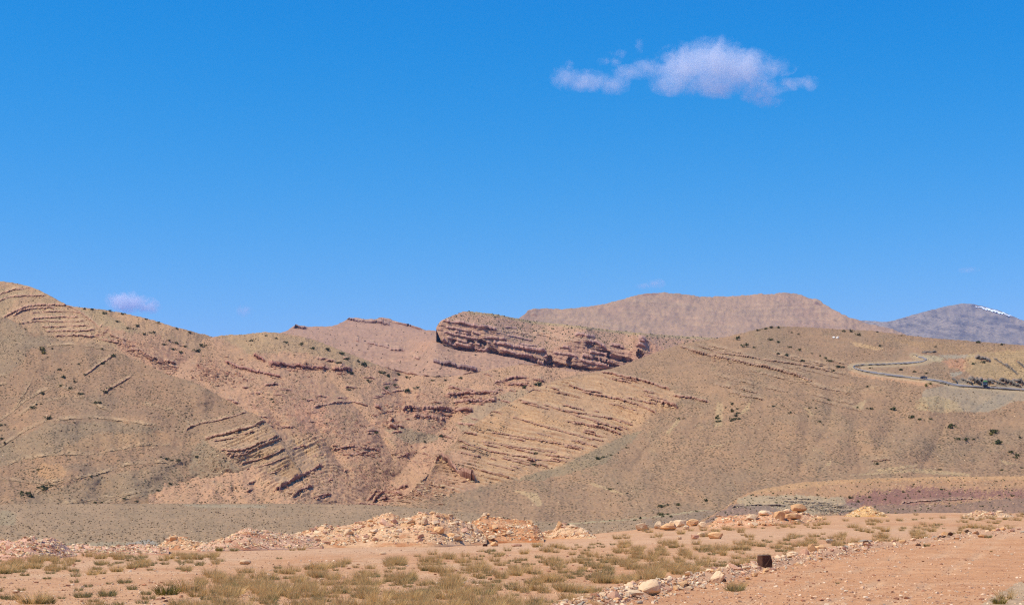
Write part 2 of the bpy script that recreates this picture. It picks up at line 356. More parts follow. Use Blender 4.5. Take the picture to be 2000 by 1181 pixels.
yt = np.where(t_ < 1, 1640 + 236 * t_, 1876 + (t_ - 1) * 2600) + 6 * fbm(L.U, L.V, 40, 3, 77)
L.Y += (np.where(L.V > 735, L.Y, yt) - L.Y) * sstep(790, 850, L.U)
L.mottle((172, 134, 112), 60, 0.0, 0.6, 1.5); L.mottle((206, 164, 132), 30, 0.15, 0.5, 1.5, 2)
L.ledge([(571, 640), (585, 641), (600, 643)], 7, 6, 0.6, 0.1, 0.7, (132, 98, 84), 2.6)
L.ledge([(677, 624), (708, 629), (730, 630), (765, 636)], 7, 6, 1, 0.3, 0.7, (132, 98, 84), 2.6); L.ledge([(738, 623), (770, 631), (800, 637), (825, 645)], 5, 6, 1, 0.3)
L.ledge([(690, 664), (705, 668)], 5); L.ledge([(715, 670), (745, 676), (760, 680)], 4, 8, 1.5, 0.5); L.ledge([(760, 684), (790, 686)], 4, 8, 1.5, 0.4)
L.ledge([(808, 699), (822, 703)], 3, 8, 0.6, 0); L.ledge([(846, 707), (868, 713), (896, 719), (934, 727)], 5.5, 9, 0.8, 0.0, 0.8, (112, 82, 78), 3.4)
for i in range(26):
    u = random.uniform(680, 1000); v = random.uniform(655, 735); L.rocks(u, v, random.uniform(5, 14), 3, 2.2, 5, (150, 112, 94), i)
L.finish(M_FAR, ((9, 1.1), (3.5, 0.5)), (80, 300, 900), (10, 80, 400))
TALUS = L

# ---- the tilted cliff block, about 1.9 km away
base_c = curve([(840, 668), (855, 670), (890, 683), (925, 688), (950, 688), (975, 694), (1000, 698), (1040, 708), (1060, 714), (1072, 719), (1108, 719), (1118, 722), (1150, 726), (1185, 724), (1240, 722), (1300, 715), (1460, 700)])
top_c = curve([(840, 640), (852, 640), (862, 629), (885, 630), (925, 637), (970, 648), (1005, 668), (1040, 681), (1068, 684), (1090, 676), (1110, 668), (1135, 664), (1146, 664), (1160, 674), (1190, 682), (1220, 688), (1236, 684), (1243, 660), (1265, 664), (1290, 676), (1330, 690), (1460, 690)], 1.5)
rid = [(840, 641), (852, 640), (856, 632), (862, 626), (880, 618), (905, 608), (920, 608), (960, 612), (1000, 620), (1050, 628), (1100, 633), (1150, 639), (1200, 645), (1260, 651), (1330, 656), (1390, 659), (1460, 664)]
L = Layer('cliff_mesa', 852, 1460, 1.0, rid, [(800, 745), (1500, 745)], [(745, 1884), (600, 1884.5)], 170, base=(192, 150, 122), edge=(0, 0), sm=1.0, bands=((90, 3.0),), rills=0, seed=11, jit=0.7)
bc = base_c(L.U) + 2.0 * fbm(L.U, L.U * 0, 20, 3, 5); tc_ = top_c(L.U)
above = np.maximum(tc_ - L.V, 0)                     # pixels above the cliff brow: the dip slope runs back
hgt = np.clip((base_c(L.U) - L.V) / np.maximum(base_c(L.U) - tc_, 4), 0, 1)
L.Y = 1882 + 25 * hgt + above * 4.6 + np.minimum(above, 4) * 1.5
face = sstep(0, 1.5, L.V - tc_) * sstep(0, -2.0, L.V - bc)
inface = (L.V > tc_) & (L.V < bc)
# buttresses and alcoves: the face swings in and out
L.Y += face * (7 * fbm(L.U, L.V * 0.3, 46, 3, 3) + 2.6 * fbm(L.U, L.V * 0.6, 15, 3, 4))
L.Y += face * 7 * sstep(0.16, 0.05, hgt)                # undercut foot
L.Y += sstep(0, 3, L.V - bc) * 10                      # foot goes behind the talus
# beds
wv = L.V - (640 + 0.205 * (L.U - 860) + 4 * np.sin((L.U - 1000) / 60)) + 1.2 * fbm(L.U, L.V, 25, 3, 6)
for q, (pp, hh) in enumerate(((9.5, 2.0), (4.3, 1.3), (2.6, 0.8))):
    ph = wv / pp; fr = ph - np.floor(ph)
    pat = np.clip(0.5 + 1.5 * fbm(L.U, np.floor(ph) * 7.3, 26, 3, 21 + q), 0, 1.4)
    L.dy -= face * pat * hh * sstep(1.0, 0.72, fr) * (0.4 + 0.6 * fr)
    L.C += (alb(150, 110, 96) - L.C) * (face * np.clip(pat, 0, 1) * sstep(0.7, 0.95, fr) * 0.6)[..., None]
    L.C += (alb(205, 164, 140) - L.C) * (face * np.clip(pat, 0, 1) * 0.4 * sstep(0.1, 0.3, fr) * sstep(0.6, 0.4, fr))[..., None]
L.C += (alb(190, 144, 122) - L.C) * (face * 0.45)[..., None]
L.C += (alb(166, 148, 108) - L.C) * (sstep(8, 2, L.V - L.VR) * sstep(905, 925, L.U) * 0.7)[..., None]
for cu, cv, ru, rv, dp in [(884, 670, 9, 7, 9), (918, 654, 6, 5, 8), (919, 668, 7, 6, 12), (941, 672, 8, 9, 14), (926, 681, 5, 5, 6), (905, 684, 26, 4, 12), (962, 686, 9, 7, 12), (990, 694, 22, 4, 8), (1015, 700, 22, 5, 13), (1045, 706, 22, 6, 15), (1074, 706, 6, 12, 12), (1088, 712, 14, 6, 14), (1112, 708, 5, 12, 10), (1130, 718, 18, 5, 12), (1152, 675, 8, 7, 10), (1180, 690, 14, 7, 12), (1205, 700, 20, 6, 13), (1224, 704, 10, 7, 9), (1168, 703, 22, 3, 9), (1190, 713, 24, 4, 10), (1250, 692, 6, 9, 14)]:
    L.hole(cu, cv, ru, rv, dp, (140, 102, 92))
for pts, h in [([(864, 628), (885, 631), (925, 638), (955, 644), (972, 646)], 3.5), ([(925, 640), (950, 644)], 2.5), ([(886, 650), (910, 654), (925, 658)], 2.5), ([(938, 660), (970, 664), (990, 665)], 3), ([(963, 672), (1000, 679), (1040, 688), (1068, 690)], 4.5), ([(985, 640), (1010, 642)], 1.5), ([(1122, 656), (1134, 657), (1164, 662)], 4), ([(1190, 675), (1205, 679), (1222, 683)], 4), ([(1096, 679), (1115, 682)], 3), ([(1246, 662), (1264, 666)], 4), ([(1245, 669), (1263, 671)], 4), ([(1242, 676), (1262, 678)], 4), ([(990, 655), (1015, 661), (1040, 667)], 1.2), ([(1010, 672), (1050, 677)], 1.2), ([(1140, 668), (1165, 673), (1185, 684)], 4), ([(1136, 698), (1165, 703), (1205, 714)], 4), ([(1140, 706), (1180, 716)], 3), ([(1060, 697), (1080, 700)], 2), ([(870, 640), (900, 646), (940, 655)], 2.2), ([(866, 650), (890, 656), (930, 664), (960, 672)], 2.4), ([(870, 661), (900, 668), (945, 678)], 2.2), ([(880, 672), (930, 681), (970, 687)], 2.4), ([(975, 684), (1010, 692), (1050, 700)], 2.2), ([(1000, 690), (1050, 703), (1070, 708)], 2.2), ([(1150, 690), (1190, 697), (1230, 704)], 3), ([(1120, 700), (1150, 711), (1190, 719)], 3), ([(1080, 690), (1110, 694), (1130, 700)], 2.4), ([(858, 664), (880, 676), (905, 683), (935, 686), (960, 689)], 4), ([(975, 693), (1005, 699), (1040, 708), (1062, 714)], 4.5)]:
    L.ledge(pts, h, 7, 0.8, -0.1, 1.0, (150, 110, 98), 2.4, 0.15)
for i in range(12):
    u0 = random.uniform(930, 1250); v0 = 640 + (u0 - 930) * 0.07 + random.uniform(0, 18); L.ledge([(u0, v0), (u0 + 20, v0 + 3), (u0 + 40, v0 + 7)], 1.0, 7, 1.0, 0.5, 1.0, (165, 126, 98))
L.mottle((206, 166, 130), 30, 0.1, 0.5, 2.0); L.mottle((170, 140, 104), 24, 0.15, 0.4, 2.0, 5)
L.U = L.U + np.clip(L.V - 643, 0, 60) * 0.42 * np.exp(-(L.U - 852) / 14)
o = L.finish(M_ROCKFACE, ((7, 0.9), (3.0, 0.5)), (40, 150, 500), (4, 40, 250))
MESA = L
# its hidden end wall, running back from the prow
e0 = L.P[0]; xs = []
for b_ in (0, 25, 80, 220): q = e0.copy(); q[:, 1] += b_; q[:, 0] += b_ * 0.12; xs.append(q)
G = np.stack(xs); i = np.arange(G.shape[0] * G.shape[1]).reshape(G.shape[:2]); f = np.stack([i[:-1, :-1], i[:-1, 1:], i[1:, 1:], i[1:, :-1]], -1).reshape(-1, 4)
link('end_wall', mesh_np('end_wall', G.reshape(-1, 3), f, 4, M_ROCKFACE, True, np.tile(np.append(alb(176, 130, 112), 1), (G.shape[0] * G.shape[1], 1))), o)

# ---- pink hillside round the ravine, 0.9 to 1.4 km
L = Layer('ravine_hillside', 380, 1340, 1.6,
          [(250, 690), (380, 668), (415, 658), (430, 655), (436, 654), (470, 653), (520, 648), (550, 650), (580, 655), (620, 665), (660, 681), (700, 697), (730, 709), (760, 720), (800, 731), (850, 736), (880, 735), (920, 729), (960, 720), (1000, 714), (1020, 711), (1050, 714), (1080, 719), (1130, 726), (1180, 728), (1250, 740), (1450, 780)],
          [(200, 1012), (1500, 1012)], [(1012, 800), (985, 830), (900, 950), (800, 1100), (720, 1270), (650, 1420)], 235, yscale=[(200, 0.9), (560, 0.9), (780, 1.0), (1500, 1.0)], base=(196, 152, 120), edge=(90, 60), sm=3, bands=((190, 26), (70, 9), (28, 2.5)), rills=3, seed=14)
# the ravine itself
gx = curve([(640, 755), (735, 850), (790, 880), (840, 862), (900, 800), (985, 728), (1020, 700)], 10)
dg = (L.U - gx(L.V)) / 46.0
L.Y += 30 * np.exp(-np.abs(dg) ** 1.4) * sstep(720, 800, L.V) * sstep(1000, 960, L.V)
for g_, a_ in (([(735, 640), (790, 690), (850, 745), (900, 770)], 16), ([(720, 780), (760, 775), (800, 800)], 14), ([(800, 600), (870, 640), (940, 690)], 12), ([(760, 500), (850, 560), (930, 640)], 10), ([(745, 930), (790, 890), (840, 868)], 16)):
    dd_ = (L.U - curve(g_, 6)(L.V)) / 20.0; L.Y += a_ * np.exp(-np.abs(dd_) ** 1.3) * sstep(g_[0][0] - 10, g_[0][0] + 20, L.V) * sstep(g_[-1][0] + 20, g_[-1][0] - 10, L.V)
L.mottle((180, 142, 108), 80, 0.0, 0.6); L.mottle((206, 158, 124), 34, 0.1, 0.5, 1, 2); L.mottle((176, 150, 116), 26, 0.2, 0.5, 1.5, 4)
L.paint((176, 150, 112), [(420, 655), (520, 646), (640, 668), (740, 712), (700, 720), (600, 690), (480, 690)], 0.55, 16, 30)
L.paint((160, 140, 112), [(745, 832), (800, 838), (860, 852), (845, 862), (800, 866), (760, 845)], 0.7, 6)
L.paint((168, 146, 116), [(930, 792), (1000, 760), (1100, 760), (1060, 795), (985, 815), (900, 842), (890, 830)], 0.6, 8)
L.paint((206, 152, 122), [(570, 790), (640, 770), (640, 830), (590, 850)], 0.5, 12)
L.paint((176, 148, 118), [(570, 850), (620, 872), (640, 900), (600, 930), (550, 960), (520, 900)], 0.5, 10)
L.ledge([(495, 696), (515, 705), (548, 715), (575, 717), (614, 721), (642, 721), (660, 724), (690, 725)], 3.4, 12, 2.0, 0.3, 0.7, (138, 88, 72), 4.0)
L.ledge([(528, 713), (550, 716)], 3, 9, 1, 0.0, 0.8, (120, 78, 70), 4); L.ledge([(590, 719), (614, 722)], 3, 9, 1, 0.0, 0.8, (120, 78, 70), 4); L.ledge([(660, 724), (688, 726)], 3.5, 9, 1, 0.0, 0.8, (120, 78, 70), 4)
L.ledge([(440, 708), (470, 720), (500, 727), (551, 738)], 2.4, 12, 1.5, 0.3, 0.6, (148, 96, 80), 3)
L.ledge([(612, 796), (657, 787), (693, 786), (720, 793)], 1.4, 10, 1.5, 0.4)
for pts, h in [([(872, 773), (917, 770), (975, 768)], 3), ([(885, 787), (930, 785), (970, 784)], 3), ([(786, 802), (830, 800), (880, 803), (925, 805)], 4), ([(808, 815), (840, 816), (872, 822)], 3.5), ([(965, 749), (1000, 740), (1030, 739)], 2.4), ([(990, 751), (1030, 754)], 2.5), ([(730, 795), (746, 799)], 4), ([(758, 834), (778, 840)], 6), ([(760, 822), (775, 824)], 3), ([(745, 758), (765, 772)], 1.5), ([(1040, 741), (1060, 746)], 2), ([(545, 958), (571, 941), (597, 930), (630, 909)], 3.0), ([(571, 974), (591, 956), (614, 950)], 1.8), ([(718, 978), (732, 966), (742, 959)], 2.2), ([(728, 983), (742, 970), (756, 955)], 3), ([(740, 975), (760, 976)], 2), ([(770, 962), (788, 969)], 2.5), ([(776, 955), (798, 951)], 2.5), ([(650, 880), (690, 872), (740, 880)], 1.5), ([(680, 890), (720, 884)], 1.5), ([(700, 985), (750, 990)], 1.5)]:
    L.ledge(pts, h, 10, 1.6, 0.3, 0.8, (140, 96, 80), 3.0)
for k in range(130):
    u0 = random.uniform(440, 1080); v0 = random.uniform(700, 985); n_ = random.uniform(9, 30); sl = (0.25 if u0 > gx(v0) else -0.3 if v0 > 850 else 0.05) + random.gauss(0, 0.08)
    L.ledge([(u0, v0), (u0 + n_ * 0.5, v0 + sl * n_ * 0.5 + random.uniform(-1, 1)), (u0 + n_, v0 + sl * n_)], random.uniform(0.6, 1.9), 6, 1.2, 0.3, 0.8, (146, 100, 82), 2.4, 0.4)
for cu, cv, ru, rv, h in [(850, 806, 70, 12, 3.2), (925, 778, 52, 14, 3.0), (700, 880, 60, 16, 2.2), (770, 800, 40, 14, 2.2), (760, 830, 30, 10, 2.6), (790, 885, 24, 8, 2.0), (600, 718, 70, 9, 2.5), (1010, 748, 40, 8, 2.2), (660, 840, 90, 30, 1.0), (560, 790, 90, 50, 0.7), (800, 780, 60, 20, 1.2), (760, 965, 40, 16, 1.8), (440, 735, 50, 22, 2.2), (400, 720, 30, 25, 2.0), (530, 830, 30, 14, 1.2), (700, 930, 60, 30, 0.8), (840, 900, 30, 20, 1.2)]:
    L.rocks(cu, cv, ru, rv, h, 7, (164, 114, 92), int(cu))
L.strata([(480, 900), (560, 845), (640, 850), (640, 900), (700, 930), (720, 985), (580, 985), (520, 950)], [(400, 1010), (640, 890), (760, 930)], 7, 0.9, 3, 8, 0.6, (148, 104, 82))
L.finish(M_HILL, ((10, 0.7), (4, 0.35)), (30, 120, 400), (3, 30, 160))
RAV = L

# ---- back part of the left hill, 1 to 1.35 km
L = Layer('left_hill', -40, 505, 1.8,
          [(-500, 480), (-250, 505), (-100, 530), (0, 549), (30, 553), (60, 560), (85, 571), (110, 584), (130, 596), (150, 600), (200, 604), (250, 613), (300, 625), (340, 638), (380, 648), (410, 656), (428, 662), (444, 690), (462, 750), (480, 830), (500, 900), (620, 905)],
          [(-600, 830), (480, 833), (500, 905), (620, 908)], [(905, 930), (830, 1000), (740, 1090), (660, 1210), (550, 1370), (480, 1460)], 160, yscale=[(-600, 1), (300, 1), (440, 1.05), (620, 1.07)], base=(188, 150, 116), edge=(420, 0), sm=3, bands=((180, 18), (60, 6), (25, 1.8)), rills=4, seed=17)
L.mottle((168, 142, 108), 60, 0.0, 0.6); L.mottle((202, 158, 124), 30, 0.12, 0.5, 1, 2)
L.paint((170, 144, 110), [(-400, 600), (0, 560), (60, 566), (20, 600), (0, 640), (-400, 700)], 0.6, 12, 30)
L.paint((168, 146, 112), [(150, 603), (200, 608), (260, 640), (330, 680), (310, 690), (240, 660), (180, 625)], 0.55, 10, 24)
L.paint((196, 148, 118), [(205, 640), (300, 655), (440, 700), (520, 800), (430, 790), (330, 735), (240, 690)], 0.7, 14, 24)
for pts, h in [([(-60, 610), (3, 586), (15, 581), (41, 579), (90, 578)], 1.8), ([(-20, 640), (15, 617), (33, 608), (58, 599), (76, 597), (132, 597)], 2.6), ([(25, 619), (41, 609), (64, 603), (107, 602)], 2), ([(61, 625), (84, 622), (119, 620), (155, 620)], 1.6), ([(81, 639), (114, 639), (142, 637), (176, 637)], 1.6), ([(107, 658), (132, 656), (155, 656), (178, 658), (198, 656), (208, 647)], 2.6), ([(196, 664), (215, 668), (245, 672)], 2), ([(255, 684), (275, 686), (300, 700), (312, 705)], 2.2), ([(318, 706), (345, 712)], 4), ([(320, 728), (345, 736)], 4.5), ([(376, 738), (395, 748), (415, 760), (430, 768)], 4.5), ([(330, 714), (360, 724), (385, 727)], 2), ([(215, 655), (260, 670)], 1.6), ([(350, 735), (372, 742)], 2), ([(-40, 600), (0, 575), (30, 566), (60, 563)], 1.2), ([(40, 632), (70, 628), (120, 629), (165, 628)], 1.2), ([(90, 648), (130, 647), (170, 647), (196, 640), (203, 630)], 1.4), ([(60, 612), (100, 609), (140, 609), (165, 613)], 1.2), ([(130, 598), (150, 606), (168, 618), (185, 632), (196, 642)], 1.2)]:
    L.ledge(pts, h * (0.5 + 0.35 * random.random()), 9, 1.4, 0.22, 0.7, (156, 112, 88), 2.4, 0.5)
for cu, cv, ru, rv, h, dp in [(290, 700, 70, 10, 2.6, 0.42), (350, 728, 60, 12, 2.6, 0.4), (250, 675, 40, 9, 2.0, 0.5), (400, 755, 40, 12, 2.4, 0.6), (205, 655, 20, 10, 1.8, 0), (330, 700, 90, 22, 1.0, 0.4)]:
    L.rocks(cu, cv, ru, rv, h, 6.5, (160, 112, 92), int(cu), dp)
L.finish(M_HILL, ((9, 0.6), (3.6, 0.3)), (30, 120, 400), (3, 30, 160))
LEFTB = L

# ---- smooth front spur of the left hill, 0.75 to 1.05 km
L = Layer('left_spur', -40, 640, 1.8,
          [(-500, 560), (-250, 590), (-100, 612), (0, 619), (15, 622), (38, 632), (51, 647), (102, 657), (114, 665), (178, 670), (216, 676), (241, 693), (274, 706), (318, 728), (348, 738), (371, 742), (407, 761), (445, 782), (475, 799), (500, 809), (520, 823), (545, 848), (570, 885), (595, 935), (620, 985), (680, 1012)],
          [(-600, 1015), (700, 1015)], [(1015, 735), (985, 765), (900, 825), (800, 905), (700, 1000), (610, 1080), (540, 1140)], 240, yscale=[(-600, 1), (545, 1), (600, 1.025), (640, 1.04), (760, 1.05)], base=(168, 133, 104), edge=(420, 0), sm=5, bands=((260, 30), (80, 7), (30, 1.5)), rills=2.0, seed=23, jit=0.5)
L.mottle((156, 130, 105), 110, -0.05, 0.7, 1.6); L.mottle((180, 138, 104), 70, 0.08, 0.6, 1.6, 2); L.mottle((156, 138, 108), 26, 0.2, 0.4, 2, 4)
L.paint((150, 131, 105), [(-200, 960), (15, 868), (90, 826), (230, 824), (320, 836), (280, 862), (180, 880), (60, 893), (-40, 920)], 0.5, 14, 40); L.paint((150, 131, 105), [(40, 990), (64, 968), (190, 930), (330, 905), (370, 940), (330, 968), (230, 975), (180, 990)], 0.4, 14, 40)
L.paint((158, 125, 100), [(205, 700), (260, 706), (350, 742), (440, 785), (500, 812), (420, 822), (330, 830), (240, 800), (190, 745)], 0.5, 16, 40); L.paint((156, 136, 110), [(-200, 640), (20, 626), (60, 655), (110, 668), (60, 680), (20, 730), (-200, 800)], 0.5, 16, 40)  # first polygon: shade of the right-facing slope painted into the colour
L.paint((192, 148, 108), [(80, 905), (120, 905), (130, 930), (100, 938), (70, 925)], 0.8, 8); L.paint((190, 146, 106), [(180, 845), (330, 845), (340, 868), (200, 880), (100, 890)], 0.4, 16, 40)
L.paint((158, 138, 112), [(395, 855), (440, 890), (500, 950), (590, 990), (430, 990), (370, 930), (375, 880)], 0.65, 6)
L.paint((186, 150, 120), [(400, 855), (520, 822), (560, 860), (600, 940), (580, 985), (500, 940), (440, 893)], 0.75, 5)
for pts, h in [([(363, 845), (366, 837), (389, 828), (427, 821), (482, 805)], 1.4), ([(399, 858), (432, 851), (457, 845), (498, 833), (520, 823)], 3.4), ([(417, 862), (457, 856), (498, 842)], 1.2), ([(432, 880), (455, 881), (475, 880), (500, 870), (545, 851)], 2.2), ([(448, 893), (478, 889), (505, 874), (533, 864), (552, 855)], 2.4), ([(470, 907), (500, 900), (525, 892), (558, 876)], 1.6), ([(440, 886), (470, 886), (490, 880)], 1.4), ([(480, 918), (515, 910), (560, 893)], 1.2), ([(500, 935), (540, 922), (570, 905)], 1.2), ([(163, 736), (193, 713), (222, 695)], 1.4), ([(201, 772), (216, 759), (257, 736)], 1.4), ([(545, 958), (571, 941), (590, 932)], 2.2), ([(374, 900), (377, 960)], 0.8)]:
    L.ledge(pts, h * 0.62, 8, 1.3, 0.1, 0.8, (148, 108, 86), 2.4, 0.5)
for pts, h in [([(84, 678), (109, 675), (142, 674), (178, 677), (220, 686)], 0.8), ([(-60, 860), (23, 807), (51, 782), (84, 764), (117, 755), (142, 764), (165, 774), (193, 794), (235, 812)], 1.0), ([(38, 810), (76, 787), (127, 777), (165, 777)], 0.8), ([(-40, 900), (15, 864), (51, 841), (89, 823), (142, 818), (183, 816), (229, 821), (310, 832)], 1.1), ([(0, 915), (38, 899), (102, 888), (178, 887), (241, 877), (280, 869), (335, 870)], 1.1), ([(64, 966), (122, 940), (190, 927), (254, 907), (335, 902)], 1.0), ([(0, 935), (40, 940), (85, 945), (120, 938)], 1.0), ([(200, 985), (290, 966), (330, 968), (390, 984)], 0.9), ([(120, 985), (210, 973), (300, 958)], 0.6), ([(280, 790), (330, 800), (385, 840)], 0.6), ([(-40, 760), (0, 735), (20, 730)], 1.2), ([(-40, 770), (0, 752), (18, 748)], 1.2), ([(30, 800), (60, 750), (80, 700)], 0.8)]:
    L.ledge(pts, h * 0.42, 20, 2.6, 0.75, 0.0, (140, 112, 80), 2.2, 0.6, 0.5)
L.strata([(400, 850), (520, 820), (590, 930), (600, 985), (520, 960), (450, 895)], [(300, 940), (640, 790)], 7, 0.9, 5, 4, 0.65, (142, 104, 80))
for cu, cv, ru, rv, h in [(440, 930, 50, 40, 0.9), (470, 890, 50, 10, 1.4), (400, 900, 40, 50, 0.6), (380, 950, 30, 40, 0.5), (560, 960, 40, 25, 1.0)]: L.rocks(cu, cv, ru, rv, h, 5.5, (140, 108, 84), int(cu))
L.finish(M_HILL, ((10, 0.4), (3.6, 0.22)), (30, 120, 400), (4, 34, 160))
LEFTF = L

# ---- big hill on the right that carries the road, 0.55 to 1.2 km
ROAD_MAIN = [(2080, 768), (2000, 762), (1940, 758), (1900, 755.5), (1870, 753.5), (1856, 750.5), (1840, 746), (1815, 742), (1780, 738.5), (1745, 734), (1715, 730), (1690, 726), (1672, 721.5), (1664, 718.5), (1664, 715.5), (1676, 713.2), (1700, 712.4), (1740, 711.2), (1780, 709.2), (1804, 706.8), (1814, 704.2), (1811, 701.5), (1800, 698.8), (1790, 696), (1785, 694)]
L = Layer('right_hill', 740, 2050, 2.0,
          [(690, 1008), (745, 990), (790, 972), (830, 938), (850, 905), (880, 870), (920, 835), (960, 805), (1010, 780), (1060, 752), (1100, 737), (1140, 730), (1180, 724), (1215, 713), (1245, 702), (1290, 684), (1330, 672), (1380, 664), (1400, 661), (1440, 653), (1470, 645), (1500, 638), (1530, 637), (1580, 639), (1640, 643), (1700, 645), (1760, 653), (1830, 661), (1900, 666), (1960, 671), (2000, 674), (2500, 690)],
          [(600, 1030), (800, 1010), (1000, 1030), (1300, 1055), (2600, 1060)], [(1060, 520), (1020, 580), (985, 640), (900, 745), (800, 850), (740, 930), (690, 1040), (640, 1180)], 250,
          yscale=[(600, 1.12), (760, 1.12), (1000, 1.1), (1250, 1.06), (1500, 1.0), (2600, 1.0)], base=(170, 135, 105), edge=(0, 380), sm=4, bands=((260, 30), (90, 8), (30, 1.5)), rills=1.0, seed=29, jit=0.5)
STR = [(760, 990), (830, 938), (880, 870), (960, 800), (1060, 750), (1180, 726), (1310, 762), (1335, 775), (1290, 806), (1210, 853), (1100, 908), (1000, 936), (930, 953), (830, 976)]
L.mottle((158, 132, 105), 120, -0.05, 0.7, 1.6); L.mottle((180, 140, 106), 60, 0.1, 0.5, 1.6, 2); L.mottle((150, 134, 104), 30, 0.22, 0.4, 2, 4)
L.paint((194, 154, 118), STR, 0.8, 9, 14, scrub=0.4)
L.paint((192, 148, 120), [(760, 990), (830, 938), (880, 880), (930, 880), (930, 953), (830, 976)], 0.7, 8)
L.paint((150, 136, 108), [(1180, 905), (1260, 840), (1215, 852), (1100, 907), (1000, 937), (1060, 938)], 0.5, 6)
L.paint((178, 142, 104), [(1700, 660), (1760, 670), (1830, 690), (1900, 690), (1990, 690), (2000, 680), (1900, 672)], 0.6, 8)
L.paint((204, 166, 122), [(1660, 666), (1680, 670), (1725, 680), (1715, 684), (1670, 675)], 0.8, 3)
L.paint((204, 156, 118), [(1665, 722), (1720, 733), (1790, 742), (1840, 750), (1830, 756), (1790, 752), (1730, 742), (1680, 735), (1650, 728)], 0.85, 5)
L.paint((196, 168, 130), [(1650, 712), (1780, 706), (1800, 710), (1700, 716), (1660, 719)], 0.5, 4)
L.paint((172, 150, 124), [(1806, 760), (1850, 753), (1900, 757), (2000, 763), (2100, 768), (2060, 780), (1990, 782), (1960, 792), (1930, 805), (1880, 803), (1815, 792), (1800, 775)], 0.95, 4, 12, 0.2, scrub=0.15)
L.paint((158, 142, 122), [(1890, 805), (1950, 770), (1985, 768), (1975, 782), (1930, 803)], 0.7, 4, 12, scrub=0.1)
L.paint((192, 164, 124), [(1795, 778), (1830, 772), (1870, 785), (1880, 803), (1850, 806), (1790, 800)], 0.7, 6)
L.paint((142, 128, 112), [(1858, 745), (1880, 738), (1960, 746), (2060, 752), (2060, 764), (1900, 752), (1862, 750)], 0.9, 3, scrub=0.2)
L.paint((204, 150, 116), [(1840, 705), (1880, 700), (1900, 716), (1885, 726), (1855, 716)], 0.7, 6); L.paint((178, 164, 142), [(1830, 694), (1870, 692), (1910, 692), (1900, 699), (1850, 700)], 0.7, 4, scrub=0.2)
L.paint((196, 164, 116), [(1890, 690), (2060, 680), (2060, 750), (1960, 745), (1900, 735), (1880, 720)], 0.55, 8)
L.paint((176, 162, 140), [(1855, 728), (1880, 724), (1878, 732), (1860, 735)], 0.8, 3, scrub=0.2)
L.paint((190, 174, 140), [(1800, 693), (1826, 694), (1846, 700), (1838, 706), (1812, 704)], 0.7, 3, scrub=0.2)
for pts in ([(1240, 1012), (1440, 985)], [(1000, 955), (1050, 963), (1060, 985), (1052, 990), (1030, 970)], [(1150, 945), (1225, 968), (1222, 964), (1160, 942)], [(1300, 950), (1334, 966), (1330, 960)], [(1400, 782), (1412, 790), (1410, 832), (1396, 832)], [(1440, 815), (1455, 795), (1470, 775), (1462, 800)], [(1300, 845), (1325, 815), (1330, 820), (1306, 848)], [(1660, 795), (1690, 780), (1686, 800)], [(1560, 785), (1590, 810), (1585, 812)], [(1610, 910), (1625, 895), (1622, 908)], [(1710, 917), (1790, 906), (1790, 911), (1715, 921)], [(1640, 930), (1790, 914), (1900, 925), (1890, 930), (1780, 921)], [(1950, 895), (1965, 900), (1990, 908), (1960, 905)], [(1370, 872), (1415, 867), (1412, 871)]):
    if len(pts) > 2: L.paint((200, 170, 128), pts, 0.6, 3, 10)
L.strata(STR, [(650, 795), (850, 826), (900, 836), (1000, 862), (1180, 900), (1350, 960)], 7.5, 0.85, 2, 5, 0.8, (142, 100, 78), (222, 184, 142))
for pts, h in [([(1173, 727), (1216, 736), (1254, 745), (1279, 752), (1308, 762)], 2.4), ([(1313, 774), (1353, 778), (1383, 786)], 2.0), ([(1110, 753), (1142, 764), (1177, 769)], 1.6), ([(1135, 766), (1178, 775), (1218, 783), (1254, 794), (1284, 809)], 2.0), ([(1290, 789), (1305, 792), (1324, 798)], 5), ([(1079, 795), (1127, 807), (1193, 818), (1236, 831)], 1.2), ([(1117, 826), (1152, 832), (1178, 837), (1213, 850)], 2.6), ([(1155, 824), (1188, 832), (1218, 842)], 1.8), ([(998, 890), (1025, 893), (1048, 898)], 1.3), ([(1063, 889), (1114, 895)], 1.3), ([(1046, 898), (1096, 902)], 1.2), ([(892, 858), (919, 871), (957, 882), (1002, 890)], 1.1), ([(850, 884), (862, 894), (873, 905), (885, 917), (897, 928), (912, 936), (931, 941)], 8.0), ([(809, 958), (827, 969)], 2.5), ([(822, 910), (838, 918)], 2), ([(1060, 790), (1130, 812), (1200, 835)], 0.8), ([(1000, 815), (1080, 838), (1160, 860)], 0.9), ([(960, 845), (1040, 858), (1120, 872)], 0.9), ([(940, 862), (1010, 874), (1090, 885)], 0.9)]:
    L.ledge(pts, h * 0.72, 8, 1.2, 0.1, 0.8, (146, 104, 84), 2.4, 0.45)
for k in range(75):
    u0 = random.uniform(880, 1300); v0 = 735 + random.uniform(0, 1) * 215
    if inpoly(np.array([u0 + 15.]), np.array([v0 + 5.]), STR)[0]: n_ = random.uniform(14, 60); L.ledge([(u0, v0), (u0 + n_, v0 + 0.25 * n_)], random.uniform(0.5, 1.5), 5, 0.9, 0.25, 0.8, (140, 98, 78), 2.0, 0.45)
for pts, h in [([(1328, 677), (1361, 690), (1396, 697), (1432, 705), (1465, 713), (1500, 719), (1538, 729), (1563, 737), (1583, 745)], 2.2), ([(1361, 675), (1406, 690), (1457, 697), (1500, 704), (1563, 713), (1621, 725)], 1.0), ([(1700, 900), (1740, 898)], 0.5)]:
    L.ledge(pts, h, 10, 1.2, 0.3, 0.7, (132, 98, 76), 2.4, 0.3)
